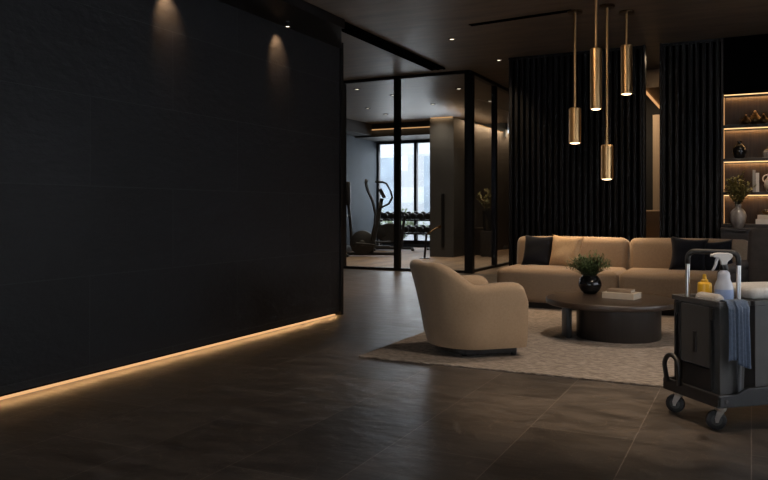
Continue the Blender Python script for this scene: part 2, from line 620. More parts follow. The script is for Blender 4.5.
sof = SB('ceiling_gym_soffit', (-11.1, 20.5, 3.45), (-7.42, 22.0, CEIL), 'dark_wall')
B('light_strip', (-11.05, 20.485, 3.655), (-7.5, 20.5, 3.685), 'led_soft', sof)
SB('ceiling_gym_side_soffit', (-11.1, 13.5, 3.5), (-10.5, 20.5, CEIL), 'dark_wall')

# outside window of the gym
win = thing('window_1', None, None, (0, 0, 0), kind='structure')
bm = bmesh.new()
for x in (-11.08, -9.72, -8.4, -7.2):
    box(bm, (x - 0.05, 22.03, 0.1), (x + 0.05, 22.15, 3.42))
box(bm, (-11.1, 22.03, 0.1), (-7.0, 22.15, 0.22))
box(bm, (-11.1, 22.03, 3.36), (-7.0, 22.15, 3.42))
box(bm, (-11.1, 22.05, 0.95), (-7.0, 22.13, 1.0))
finish('window_frame', bm, 'black_metal', win)
B('pane', (-11.1, 22.085, 0.15), (-7.0, 22.095, 3.37), 'window_glass', win)

# glazed partition, front run and side run
gf = thing('wall_glass_front', None, None, kind='structure')
GY = 13.42
for (u, wd) in ((342.5, 0.12), (397.5, 0.11), (469.5, 0.16)):
    px = on_y(u, 200, GY).x
    B('post', (px - wd / 2, GY - 0.06, 0), (px + wd / 2, GY + 0.06, 3.79), 'black_metal', gf)
B('top_rail', (XL, GY - 0.05, 3.79), (-4.78, GY + 0.05, CEIL), 'black_metal', gf)
B('bottom_rail', (XL, GY - 0.04, 0), (-4.75, GY + 0.04, 0.05), 'black_metal', gf)
B('pane', (XL, GY - 0.006, 0.05), (-4.83, GY + 0.006, 3.79), 'glass', gf)
gs = thing('wall_glass_side', None, None, kind='structure')
GX = -4.83
for (y, wd) in ((15.05, 0.10), (16.75, 0.10), (18.4, 0.1)):
    B('post', (GX - 0.05, y - wd / 2, 0), (GX + 0.05, y + wd / 2, 3.79), 'black_metal', gs)
B('top_rail', (GX - 0.05, GY + 0.05, 3.79), (GX + 0.06, YF - 0.1, CEIL), 'black_metal', gs)
B('bottom_rail', (GX - 0.04, GY + 0.06, 0), (GX + 0.04, YF - 0.1, 0.05), 'black_metal', gs)
B('pane', (GX - 0.006, GY + 0.06, 0.05), (GX + 0.006, 20.0, 3.79), 'glass', gs)

# outdoors beyond the window
SB('ground', (-40, 24.2, -0.4), (30, 70, -0.05), 'ground')
fac = thing('office_building', 'pale stone office building with tall dark windows beyond the gym window', 'building', (-16, 34, -0.05))
bm = bmesh.new()
box(bm, (-14, 0, 0), (12, 6, 14))
finish('wall', bm, 'facade', fac)
for k in range(9):
    for j in range(3):
        x = -11.5 + k * 2.6
        B('window', (x, -0.06, 0.9 + j * 4.2), (x + 1.25, 0.02, 3.9 + j * 4.2), 'facade_glass', fac)

# ------------------------------------------------------------------ slatted panels
SY = 12.6


def slat_panel(name, label, x0, x1, n):
    t = thing(name, label, 'wall panel', (x0, SY, 0), group='black slatted wall panels')
    wdt = x1 - x0
    B('backing', (0, 0.06, 0), (wdt, 0.12, CEIL - 0.04), 'slat_back', t)
    bm = bmesh.new()
    pitch = wdt / n
    for k in range(n):
        xc = (k + 0.5) * pitch
        rbox(bm, (xc - pitch * 0.28, 0.0, 0), (xc + pitch * 0.28, 0.065, CEIL - 0.04), 0.008, 2)
    finish('slats', bm, 'slat', t)
    B('header', (0, 0.03, CEIL - 0.04), (wdt, 0.12, CEIL), 'black_metal', t)
    return t


slat_panel('slatted_panel', 'wide black vertical slatted wall panel behind the pendant lamps', -3.80, -1.545, 23)
slat_panel('slatted_panel', 'narrow black vertical slatted wall panel beside the lit bookcase', -1.30, -0.42, 9)
SB('wall_slat_return', (-3.79, SY + 0.12, 0), (-3.70, YF - 0.1, CEIL), 'dark_wall')
SB('trim_3', (-1.56, SY - 0.02, 0), (-1.53, SY + 0.14, CEIL), 'black_metal')
SB('trim_4', (-1.31, SY - 0.02, 0), (-1.28, SY + 0.14, CEIL), 'black_metal')
# room seen through the slot between the panels
SB('wall_back_room_left', (-2.5, SY + 0.12, 0), (-2.4, 18.0, CEIL), 'dark_wall')
wb = SB('wall_back_room_far', (-2.4, 17.9, 0), (XR, 18.05, CEIL), 'dark_wall')
cv = SB('ceiling_back_room_beam', (-1.83, 14.8, 3.5), (-1.55, 17.9, CEIL), 'curtain')
B('light_strip', (-1.845, 14.8, 3.46), (-1.815, 17.9, 3.50), 'led_soft', cv)
SB('wall_back_room_right', (-1.12, SY + 0.12, 0), (-1.02, 17.9, CEIL), 'dark_wall')
lp = on_y(655.5, 115, 17.3)
dr = SB('door_1', (on_y(652.8, 150, 17.25).x, 17.25, 0), (lp.x + 0.35, 17.32, 3.28), 'curtain')
q = on_y(652, 209, 15.6)
bt = thing('bench', 'tan upholstered bench glimpsed between the slatted panels', 'bench', (q.x + 0.05, 15.6, 0))
bm = bmesh.new(); rbox(bm, (-0.45, -0.3, 0.42), (0.4, 0.3, 0.62), 0.04, 3); finish('seat', bm, 'bench', bt, smooth='auto')
bm = bmesh.new(); rbox(bm, (-0.45, 0.2, 0.62), (0.4, 0.32, 1.20), 0.04, 3); finish('backrest', bm, 'bench', bt, smooth='auto')
B('base', (-0.42, -0.26, 0), (0.38, 0.28, 0.42), 'walnut_dark', bt)

# ------------------------------------------------------------------ bookcase
bx0, bx1 = -0.42, 1.7
bk = thing('bookcase', 'built-in dark walnut bookcase with warm lit shelves', 'bookcase', (bx0, SY, 0))
W_ = bx1 - bx0
B('back_panel', (0, 0.36, 0), (W_, 0.40, 3.02), 'walnut', bk)
B('side_panel', (0, 0.0, 0), (0.03, 0.36, CEIL), 'walnut_dark', bk)
B('side_panel', (W_ - 0.03, 0.0, 0), (W_, 0.36, CEIL), 'walnut_dark', bk)
B('top_panel', (0.03, 0.02, 3.02), (W_ - 0.03, 0.40, CEIL), 'slat_back', bk)
SHELF_Z = [0.885, 1.43, 1.945, 2.46, 2.98]
for k, z in enumerate(SHELF_Z):
    th = 0.045 if k else 0.10
    if k < 4:
        B('shelf', (0.03, 0.02, z - 0.0), (W_ - 0.03, 0.36, z + th), 'walnut_dark', bk, 0.004)
    if k:
        B('light_strip', (0.04, 0.10, z - 0.012), (W_ - 0.04, 0.125, z), 'led', bk)
        area('shelf_led', (bx0 + W_ / 2, SY + 0.325, z - 0.014), (math.radians(10), 0, 0), W_ - 0.1, 0.02, 5.5, (1.0, 0.55, 0.22))
B('light_strip', (0.031, 0.30, 0.99), (0.040, 0.33, 2.97), 'led_soft', bk)
B('base_cabinet', (0.005, -0.30, 0.0), (W_ - 0.03, 0.36, 0.885), 'walnut_dark', bk)
B('counter', (0.0, -0.32, 0.885), (W_ - 0.03, 0.02, 0.93), 'walnut_dark', bk, 0.004)
B('cove_strip', (0.05, 0.05, CEIL - 0.02), (W_ - 0.05, 0.06, CEIL - 0.01), 'led_soft', bk)
SHT = [z + (0.045 if k else 0.10) for k, z in enumerate(SHELF_Z)]

# ------------------------------------------------------------------ ceiling slots and downlights
vs_ = thing('slot_diffuser', 'long black twin slot air diffuser in the ceiling towards the glass partition', 'vent', (-5.25, 7.9, CEIL))
bm = bmesh.new()
for x in (-0.13, -0.01, 0.11):
    box(bm, (x - 0.018, 0, -0.03), (x + 0.018, 5.1, 0.0))
finish('frame', bm, 'slat_back', vs_)
B('baffle', (-0.112, 0.0, -0.022), (0.092, 5.1, -0.002), 'slat_back', vs_)
a0, a1 = on_z(470, 25, CEIL), on_z(572, 10, CEIL)
d = a1 - a0
v2 = thing('slot_diffuser', 'narrow black slot air diffuser in the ceiling left of the pendant lamps', 'vent', (a0.x, a0.y, CEIL), math.atan2(d.y, d.x))
bm = bmesh.new()
for y in (-0.035, 0.035):
    box(bm, (0, y - 0.010, -0.012), (d.length, y + 0.010, 0))
finish('frame', bm, 'slat_back', v2)
B('baffle', (0, -0.035, -0.006), (d.length, 0.035, -0.001), 'slat_back', v2)

DL = None


def downlight(loc, label, power, angle=75, col=(1.0, 0.80, 0.58), r=0.055, group='recessed ceiling downlights', tgt=None, blend=0.8, sc=1.0):
    global DL
    if DL is None:
        DL = thing('downlight', label, 'ceiling light', loc, group=group)
        bm = bmesh.new()
        lathe(bm, [(0.036, -0.004), (0.040, -0.010), (0.056, -0.008), (0.058, 0.0)], 24)
        finish('trim_ring', bm, 'black_metal', DL, smooth='auto')
        bm = bmesh.new()
        lathe(bm, [(0, -0.003), (0.037, -0.003)], 24)
        finish('bulb', bm, 'down_glow', DL)
        o = DL
    else:
        o = dup(DL, loc, label=label, group=group)
        o.scale = (sc, sc, sc)
    if power:
        s = spot('downlight_beam', (loc[0], loc[1], loc[2] - 0.03), power, angle, blend, col, r, tgt)
    return o


def dl_px(u, v, label, power, z=CEIL, **kw):
    p = on_z(u, v, z)
    return downlight((p.x, p.y, z), label, power, **kw)


dl_px(452, 39, 'recessed downlight in lobby ceiling beside the end of the slot diffuser', 40)
dl_px(499, 60, 'recessed downlight in lobby ceiling by the left end of the slatted wall', 40)
dl_px(459, 88.5, 'gym downlight seen through the glass just left of the corner post', 110, sc=1.45, angle=110)
dl_px(357, 89, 'gym downlight seen through the glass, leftmost of the bright ones', 110, sc=1.45, angle=110)
dl_px(393, 95, 'gym downlight right beside the middle glass partition post', 110, sc=1.45, angle=110)
dl_px(433, 104, 'gym downlight seen through glass in front of the grey pillar top', 110, sc=1.45, angle=110)
dl_px(368, 108, 'gym downlight in second row above the elliptical trainer', 110, sc=1.45, angle=110)
dl_px(386, 114, 'smallest gym downlight close to the ceiling soffit', 110, sc=1.45, angle=110)
dl_px(490, 101, 'gym downlight seen through the side glass by the corner', 110, sc=1.45, angle=110)
# wall washers under the canopy
for (u, label) in ((167.5, 'wall washer downlight near the top of the black wall, left of the two'), (277.5, 'small wall washer downlight under the canopy of the black wall, right of the two')):
    y = on_y(u, 100, 5).y
    dd = ray(u)
    t_ = WX / dd.x
    y = dd.y * t_
    t = thing('wall_washer', label, 'ceiling light', (WX + 0.14, y - 0.03, 3.05), group='wall washers under the canopy')
    bm = bmesh.new()
    lathe(bm, [(0, 0), (0.027, 0), (0.027, -0.050), (0.022, -0.050), (0.022, -0.042), (0, -0.042)], 20)
    finish('housing', bm, 'black_metal', t, smooth='auto')
    bm = bmesh.new()
    lathe(bm, [(0, -0.046), (0.021, -0.046)], 20)
    finish('bulb', bm, 'down_glow', t)
    spot('wall_washer_beam', (WX + 0.14, y - 0.03, 2.98), 20, 74, 1.0, (1.0, 0.58, 0.30), 0.02, (WX, y, 2.80))

# spots added without fixtures to brighten the lobby; one makes the warm floor pool
W1, W2 = (1.0, 0.81, 0.63), (1.0, 0.72, 0.46)
for (x, y, pw, ang, tg, lc) in ((-1.2, 6.6, 210, 85, None, W1), (0.9, 4.3, 300, 58, (-1.7, 6.0, 0.4), W1), (0.2, 3.9, 150, 60, (0.1, 4.9, 0.6), W1),
                                (-0.8, 4.45, 260, 30, None, W2), (-2.6, 3.2, 60, 85, None, W1), (-3.0, 9.4, 320, 90, None, W2), (-2.0, 8.0, 30, 70, (-2.0, 9.5, 0.7), W1),
                                (-0.6, 8.0, 30, 70, (-0.6, 9.5, 0.7), W1), (-6.2, 11.0, 300, 90, None, W2), (-3.9, 12.2, 110, 90, None, W2), (0.35, 10.9, 200, 40, (0.1, 12.45, 1.4), W1), (-2.7, 6.4, 75, 34, (-1.55, 10.0, 2.7), W2)):
    spot('added_lobby_spot', (x, y, CEIL - 0.05), pw, ang, 0.9, lc, 0.12, tg)
area('back_room_fill', (-1.35, 13.8, 3.83), (0, 0, 0), 0.3, 0.6, 5, (1.0, 0.74, 0.48))  # area lights added without fixtures to brighten the room behind the slot
area('back_room_fill', (-2.1, 16.2, 3.83), (0, 0, 0), 0.3, 1.0, 34, (1.0, 0.74, 0.48))

# ------------------------------------------------------------------ pendants
PEN = [(575, 11, 108, 143, 12.0), (596, -8, 48, 109, 11.5), (607, 5.5, 145, 179, 12.0), (626.5, 11.5, 45, 94, 11.5)]
PL = ['brass pendant lamp, leftmost, short cylinder on a long rod', 'brass pendant lamp with long cylinder, second from left, its rod leaving the picture',
      'lowest brass pendant lamp, short cylinder hanging below the others', 'brass pendant lamp with long cylinder, rightmost and highest']
for (u, vc, v0, v1, wp), lab in zip(PEN, PL):
    if vc > 0:
        c = on_z(u, vc, CEIL)
    else:
        c = on_z(u, vc, CEIL)
    dep = (c - Vector((0, 0, CAMH))).dot(F)
    z0 = CAMH + (210 - v0) / FP * dep
    z1 = CAMH + (210 - v1) / FP * dep
    rr = wp / FP * dep / 2
    t = thing('pendant_lamp', lab, 'pendant lamp', (c.x, c.y, CEIL), group='brass pendant cluster')
    bm = bmesh.new()
    lathe(bm, [(0, -0.03), (0.095, -0.03), (0.10, -0.025), (0.10, 0.0), (0, 0)], 28)
    finish('canopy', bm, 'bronze', t, smooth='auto')
    bm = bmesh.new()
    cyl(bm, (0, 0, z0 - CEIL - 0.01), (0, 0, -0.03), 0.016, 12)
    finish('rod', bm, 'brass', t, smooth='auto')
    bm = bmesh.new()
    h0, h1 = z0 - CEIL, z1 - CEIL
    lathe(bm, [(0, h0), (rr - 0.012, h0), (rr, h0 - 0.012), (rr, h1), (rr - 0.008, h1), (rr - 0.01, h1 + 0.06), (0, h1 + 0.06)], 40)
    finish('lamp_shade', bm, 'brass', t, smooth='auto')
    bm = bmesh.new()
    lathe(bm, [(0, h1 - 0.016), (rr * 0.45, h1 - 0.013), (rr * 0.75, h1 - 0.006), (rr - 0.011, h1 + 0.006), (rr - 0.011, h1 + 0.02), (0, h1 + 0.02)], 32)
    finish('bulb', bm, 'lamp_glow', t, smooth=True)
    spot('pendant_beam', (c.x, c.y, z1 - 0.06), 45, 95, 0.8, (1.0, 0.70, 0.42), 0.05)

# ================================================================== FURNITURE
# ------------------------------------------------------------------ rug
RG = 0.014
bm = bmesh.new()
rbox(bm, (-2.87, 5.36, 0), (2.2, 8.945, RG), 0.005, 2)
tag(finish('area_rug', bm, 'rug'), 'large taupe woven rug under the armchair and coffee table', 'rug')

# ------------------------------------------------------------------ barrel armchair


def barrel_chair(t, mat_, wid, dep, hb, ha, thick, z0=0.09, lean=0.16):
    hw = wid / 2 - thick / 2
    hd = dep - thick / 2
    # plan path: +x is where the chair looks; from the right arm front round the back to the left arm front
    rad = hw * 0.92
    path = []
    xf, xb = hd * 0.52, -hd * 0.42 + thick / 2
    n_s = 10
    for i in range(n_s + 1):
        path.append(Vector((xf + (xb + rad - xf) * i / n_s, -hw, 0)))
    for i in range(1, 24):
        a = -PI / 2 - PI * i / 24
        path.append(Vector((xb + rad + rad * math.cos(a), hw * math.sin(a), 0)))
    for i in range(n_s + 1):
        path.append(Vector((xb + rad + (xf - xb - rad) * i / n_s, hw, 0)))
    NP = len(path)
    acc = [0]
    for a, b in zip(path, path[1:]):
        acc.append(acc[-1] + (b - a).length)
    tot = acc[-1]
    bm = bmesh.new()
    rings = []
    for i, p in enumerate(path):
        tg_ = (path[min(i + 1, NP - 1)] - path[max(i - 1, 0)]).normalized()
        nrm = Vector((tg_.y, -tg_.x, 0))          # outward
        if nrm.dot(p - Vector((xb + rad, 0, 0))) < 0 and abs(p.y) > 0:
            nrm = -nrm
        dfe = min(acc[i], tot - acc[i])           # distance from an arm front
        fb = max(0.0, min(1.0, (dfe - tot * 0.25) / (tot * 0.14)))
        fb = fb * fb * (3 - 2 * fb)
        h = ha + (hb - ha) * fb
        h -= 0.018 * math.exp(-((dfe - tot * 0.235) / (tot * 0.05)) ** 2)
        rr = 0.12
        if dfe < rr:
            h -= rr - math.sqrt(max(0, rr * rr - (rr - dfe) ** 2))
        ln = lean * (0.35 + 0.65 * fb)
        tk = thick * (1.0 - 0.15 * fb)
        if dfe < 0.03:
            tk *= 0.90 + 0.10 * (dfe / 0.03)
        prof = []
        nseg = 7
        hc = h - tk / 2
        for k in range(6):
            z = z0 + (hc - z0) * k / 6
            prof.append((tk / 2 if k else tk / 2 - 0.02, z))
        for k in range(nseg + 1):
            a = PI * k / nseg
            prof.append((tk / 2 * math.cos(a), hc + tk / 2 * math.sin(a)))
        for k in range(5, -1, -1):
            z = z0 + (hc - z0) * k / 6
            prof.append((-tk / 2, z))
        rings.append([bm.verts.new(p + nrm * (o_ + ln * (z - z0) * (0.55 + 0.45 * (z / hb)) - 0.02) + Vector((0, 0, z))) for (o_, z) in prof])
    K = len(rings[0])
    for A, Bq in zip(rings, rings[1:]):
        for k in range(K):
            bm.faces.new((A[k], A[(k + 1) % K], Bq[(k + 1) % K], Bq[k]))
    bm.faces.new(rings[0][::-1])
    bm.faces.new(rings[-1])
    shell = finish('shell', bm, mat_, t, smooth='auto', angle=50)
    # seat base + cushion
    bm = bmesh.new()
    hwi = hw - thick / 2 + 0.025
    out = []
    for i in range(13):
        a = PI / 2 + PI * i / 12
        out.append((xb + rad + (rad - thick / 2 + 0.02) * math.cos(a), hwi * math.sin(a)))
    fx = xf + 0.03
    prof = out + [(fx - 0.04, -hwi), (fx, -hwi + 0.05), (fx + 0.012, 0), (fx, hwi - 0.05), (fx - 0.04, hwi)]

    def prism(bm, prof, z0_, z1_, r):
        cx = sum(p_[0] for p_ in prof) / len(prof)
        lev = [(z0_, 1 - r * 2), (z0_ + r * 0.3, 1 - r * 0.6), (z0_ + r, 1.0), (z1_ - r, 1.0), (z1_ - r * 0.3, 1 - r * 0.6), (z1_, 1 - r * 2)]
        rg = [[bm.verts.new((cx + (x - cx) * s, y * s, z)) for (x, y) in prof] for (z, s) in lev]
        for A, Bq in zip(rg, rg[1:]):
            for k in range(len(prof)):
                k2 = (k + 1) % len(prof)
                bm.faces.new((A[k], A[k2], Bq[k2], Bq[k]))
        bm.faces.new(rg[0][::-1])
        bm.faces.new(rg[-1])
    prism(bm, prof, z0 + 0.01, 0.30, 0.02)
    finish('seat_base', bm, mat_, t, smooth='auto')
    bm = bmesh.new()
    prism(bm, [(x + (0.02 if x > xf - 0.05 else 0), y) for x, y in prof], 0.305, 0.46, 0.05)
    finish('seat_cushion', bm, mat_, t, smooth=True)
    bm = bmesh.new()
    pl_ = [(x * 0.9, y * 0.95) for x, y in prof]
    rg = [[bm.verts.new((x, y, z)) for (x, y) in pl_] for z in (0.022, z0 + 0.012)]
    for k in range(len(pl_)):
        k2 = (k + 1) % len(pl_)
        bm.faces.new((rg[0][k], rg[0][k2], rg[1][k2], rg[1][k]))
    bm.faces.new(rg[0][::-1])
    bm.faces.new(rg[1])
    finish('plinth', bm, 'plastic_dark', t)
    for (x, y) in ((xf - 0.06, -hwi + 0.03), (xf - 0.06, hwi - 0.03), (xb + 0.20, -hwi * 0.65), (xb + 0.20, hwi * 0.65)):
        bm = bmesh.new()
        lathe(bm, [(0, 0), (0.022, 0), (0.025, 0.03), (0.025, z0), (0, z0)], 14, T((x, y, 0)))
        finish('leg', bm, 'plastic_dark', t, smooth='auto')


ac = thing('armchair', 'rounded tan barrel armchair standing alone on the corner of the rug', 'armchair', (-2.185, 5.925, RG), math.radians(43))
barrel_chair(ac, 'fabric', 0.82, 0.86, 0.765, 0.605, 0.145, 0.075, 0.22)

# ------------------------------------------------------------------ sofa
sx0, sx1 = -2.83, 0.0
sf = thing('sofa', 'long camel fabric two-section sofa in front of the slatted wall', 'sofa', (sx0, 8.86, 0))
SW = sx1 - sx0
B('plinth', (0.08, 0.10, 0.004), (SW - 0.05, 1.05, 0.10), 'plastic_dark', sf)
mid = 1.455


def cushion(bm, a, b, r, seg=4, bulge=(0, 0, 0), cuts=6, mx=None):
    """rounded block with a gentle swell"""
    t = bmesh.new()
    box(t, a, b)
    bmesh.ops.recalc_face_normals(t, faces=t.faces[:])
    bmesh.ops.bevel(t, geom=t.edges[:], offset=r, segments=seg, affect='EDGES', profile=0.5)
    big = [e for e in t.edges if e.calc_length() > 0.12]
    bmesh.ops.subdivide_edges(t, edges=big, cuts=cuts, use_grid_fill=True)
    c = [(a[i] + b[i]) / 2 for i in range(3)]
    hs = [(b[i] - a[i]) / 2 for i in range(3)]
    for v in t.verts:
        q_ = [(v.co[i] - c[i]) / hs[i] for i in range(3)]
        for i in range(3):
            j, k = (i + 1) % 3, (i + 2) % 3
            v.co[i] += bulge[i] * q_[i] * (1 - q_[j] ** 2) * (1 - q_[k] ** 2)
    merge(bm, t, mx)


for (x0, x1) in ((0.0, mid - 0.004), (mid + 0.004, SW)):
    bm = bmesh.new()
    cushion(bm, (x0, 0.0, 0.085), (x1, 0.86, 0.485), 0.065, 4, (0, 0.012, 0.02))
    finish('seat', bm, 'sofa_fabric', sf, smooth=True)
for (x0, x1, L_) in ((0.02, mid - 0.003, True), (mid + 0.003, SW - 0.0, False)):
    bm = bmesh.new()
    mx = Matrix.Rotation(math.radians(-7), 4, 'X')
    cushion(bm, (x0, -0.14, -0.02), (x1, 0.16, 0.47), 0.085, 5, (0, 0.02, 0.012), 6, T((0, 0.92, 0.375)) @ mx)
    finish('backrest', bm, 'sofa_fabric', sf, smooth=True)
bm = bmesh.new()
rbox(bm, (0.12, 0.86, 0.10), (SW - 0.02, 1.12, 0.60), 0.05, 3)
finish('back_frame', bm, 'sofa_fabric', sf, smooth='auto')


def pillow(name, label, m, loc, size, thick, rx, rz, ry=0, group=None):
    bm = bmesh.new()
    n = 14
    top, bot = {}, {}
    for i in range(n + 1):
        for j in range(n + 1):
            x, y = -1 + 2 * i / n, -1 + 2 * j / n
            pinch = 1 - 0.15 * (1 - x * x) * abs(y) ** 3 * 1.0
            pinch2 = 1 - 0.15 * (1 - y * y) * abs(x) ** 3 * 1.0
            f = ((1 - x ** 4) * (1 - y ** 4)) ** 0.55
            f = max(f, 0.0)
            wr = 0.006 * math.sin(3 * x + 2 * y) * f + 0.003 * math.sin(7 * y - 3 * x) * f
            px, py = x * size / 2 * pinch2, y * size / 2 * pinch
            top[i, j] = bm.verts.new((px, -thick / 2 * f + wr, py))
            if i in (0, n) or j in (0, n):
                bot[i, j] = top[i, j]
            else:
                bot[i, j] = bm.verts.new((px, thick / 2 * f + wr, py))
    for i in range(n):
        for j in range(n):
            bm.faces.new((top[i, j], top[i + 1, j], top[i + 1, j + 1], top[i, j + 1]))
            bm.faces.new((bot[i, j], bot[i, j + 1], bot[i + 1, j + 1], bot[i + 1, j]))
    o = finish(name, bm, m, smooth=True, loc=loc, rot=(math.radians(rx), math.radians(ry), math.radians(rz)))
    return tag(o, label, 'cushion', group or 'cushions on the sofa')


YP = 8.86 + 0.62
pa = on_y(538, 254, YP)
pillow('cushion', 'charcoal square cushion at the left end of the sofa', 'pillow_dark', (pa.x, YP, 0.675), 0.42, 0.16, -14, -8, 2)
pb = on_y(565.5, 253, YP)
pillow('cushion', 'tan square cushion beside the charcoal one at the left of the sofa', 'pillow_tan', (pb.x + 0.02, YP - 0.07, 0.675), 0.43, 0.16, -13, -12, 3)
pc = on_y(689, 256, YP)
pillow('cushion', 'black square cushion on the right section of the sofa, leaning left of another', 'pillow_dark', (pc.x, YP - 0.08, 0.675), 0.43, 0.16, -15, 13, 5)
pd = on_y(716, 257, YP)
pillow('cushion', 'black square cushion on the sofa behind the cart handle', 'pillow_dark', (pd.x, YP + 0.03, 0.655), 0.40, 0.15, -13, 14, -3)

# ------------------------------------------------------------------ dark armchair at the right
da = thing('lounge_chair', 'dark brown upholstered lounge chair at the right end of the sofa', 'armchair', (0.21, 8.14, RG), math.radians(-104))
# local +x is where the chair looks
bm = bmesh.new()
cushion(bm, (-0.38, -0.30, 0.12), (0.42, 0.30, 0.42), 0.05, 4, (0, 0, 0.015))
finish('seat', bm, 'leather', da, smooth=True)
for s in (-1, 1):
    bm = bmesh.new()
    pts = [Vector((0.40, s * 0.37, 0.50)), Vector((0.38, s * 0.38, 0.57)), Vector((0.25, s * 0.385, 0.60)), Vector((0.0, s * 0.385, 0.605)), Vector((-0.3, s * 0.38, 0.62)), Vector((-0.42, s * 0.36, 0.62))]
    tube(bm, pts, 0.05, 14)
    rbox(bm, (-0.42, s * 0.37 - 0.045, 0.10), (0.43, s * 0.37 + 0.045, 0.585), 0.035, 3)
    finish('armrest', bm, 'leather', da, smooth='auto')
bm = bmesh.new()
cushion(bm, (-0.09, -0.36, -0.25), (0.09, 0.36, 0.50), 0.06, 4, (0.03, 0, 0.015), 6, T((-0.40, 0, 0.50)) @ Matrix.Rotation(math.radians(-13), 4, 'Y'))
finish('backrest', bm, 'leather', da, smooth=True)
for (x, y) in ((0.36, -0.34), (0.36, 0.34), (-0.36, -0.34), (-0.36, 0.34)):
    bm = bmesh.new()
    lathe(bm, [(0, 0), (0.018, 0), (0.025, 0.13), (0, 0.13)], 12, T((x, y, 0)))
    finish('leg', bm, 'plastic_dark', da, smooth='auto')

# ------------------------------------------------------------------ coffee table
TZ = 0.36
ct = thing('coffee_table', 'low round espresso wood coffee table on a drum base', 'coffee table', (-1.19, 7.215, RG))
bm = bmesh.new()
rt = 0.59
lathe(bm, [(0, TZ - 0.055), (rt - 0.02, TZ - 0.055), (rt - 0.004, TZ - 0.048), (rt, TZ - 0.035), (rt, TZ - 0.010), (rt - 0.006, TZ - 0.002), (rt - 0.014, TZ), (0, TZ)], 72)
finish('tabletop', bm, 'table', ct, smooth='auto')
bm = bmesh.new()
lathe(bm, [(0, 0), (0.375, 0), (0.38, 0.008), (0.38, TZ - 0.055), (0, TZ - 0.055)], 64, T((0.07, 0.03, 0)))
finish('drum_base', bm, 'table_drum', ct, smooth='auto')
bm = bmesh.new()
rbox(bm, (-0.43, -0.10, 0), (-0.375, 0.10, TZ - 0.055), 0.012, 2, Matrix.Rotation(math.radians(25), 4, 'Z'))
finish('leg', bm, 'plastic_dark', ct, smooth='auto')
TT = RG + TZ + 0.001

# plants


def leaf(bm, base, d, L_, wd, droop=0.3):
    d = Vector(d).normalized()
    side = d.cross(UP)
    if side.length < 1e-3:
        side = Vector((1, 0, 0))
    side.normalize()
    nm = side.cross(d)
    pts = []
    for s, wf in ((0, 0.12), (0.3, 0.85), (0.6, 1.0), (0.85, 0.55), (1.0, 0.0)):
        c = Vector(base) + d * L_ * s - UP * droop * L_ * s * s + nm * 0.0
        pts.append((c, wf * wd / 2))
    prev = None
    for c, w_ in pts:
        cur = (bm.verts.new(c - side * w_ + nm * w_ * 0.3), bm.verts.new(c), bm.verts.new(c + side * w_ + nm * w_ * 0.3))
        if prev:
            bm.faces.new((prev[0], prev[1], cur[1], cur[0]))
            bm.faces.new((prev[1], prev[2], cur[2], cur[1]))
        prev = cur


def foliage(parent, n, hgt, spread, leaf_l, leaf_w, m, rnd, base_z, base_r=0.05, per=7, curve=0.5, start=0.3):
    fm, sm = bmesh.new(), bmesh.new()
    for i in range(n):
        a = rnd.uniform(0, 2 * PI)
        sp = spread * math.sqrt(rnd.uniform(0.02, 1))
        hh = hgt * rnd.uniform(0.62, 1.0) * (1 - 0.35 * (sp / spread) ** 2)
        b0 = Vector((base_r * rnd.uniform(0, 1) * math.cos(a), base_r * rnd.uniform(0, 1) * math.sin(a), base_z))
        pts = []
        for k in range(6):
            s = k / 5
            pts.append(b0 + Vector((math.cos(a) * sp * s ** (1 + curve), math.sin(a) * sp * s ** (1 + curve), hh * s - 0.10 * sp * s ** 3)))
        tube(sm, pts, 0.002, 4, rad=[0.0022, 0.002, 0.0018, 0.0015, 0.0012, 0.0008])
        for k in range(per):
            s = start + (1 - start) * (k + rnd.uniform(0, 0.8)) / per
            s = min(s, 0.999)
            i0 = int(s * 5)
            pp = pts[i0].lerp(pts[min(i0 + 1, 5)], s * 5 - i0)
            dd = (pts[min(i0 + 1, 5)] - pts[max(i0 - 1, 0)]).normalized()
            a2 = rnd.uniform(0, 2 * PI)
            dd = dd * 0.8 + Vector((math.cos(a2), math.sin(a2), rnd.uniform(-0.1, 0.5))) * 0.8
            leaf(fm, pp, dd, leaf_l * rnd.uniform(0.6, 1.15), leaf_w * rnd.uniform(0.7, 1.1), rnd.uniform(0.0, 0.5))
    finish('foliage', fm, m, parent, smooth=True)
    finish('stems', sm, 'stem', parent, smooth=True)


pp = on_z(590, 293.5, TT)
pot = thing('potted_plant', 'bushy green plant in a round black glazed bowl on the coffee table', 'plant', (pp.x, pp.y, TT))
bm = bmesh.new()
lathe(bm, [(0, 0), (0.055, 0), (0.062, 0.006), (0.092, 0.035), (0.112, 0.08), (0.112, 0.105), (0.098, 0.145), (0.078, 0.168), (0.074, 0.178), (0.066, 0.178), (0.066, 0.160), (0, 0.158)], 48)
finish('bowl', bm, 'black_glaze', pot, smooth='auto', angle=60)
bm = bmesh.new()
lathe(bm, [(0, 0.166), (0.0655, 0.164)], 24)
finish('soil', bm, 'soil', pot)
foliage(pot, 170, 0.27, 0.21, 0.055, 0.011, 'leaf', random.Random(3), 0.155, 0.05, 11, 0.35, 0.2)


# books


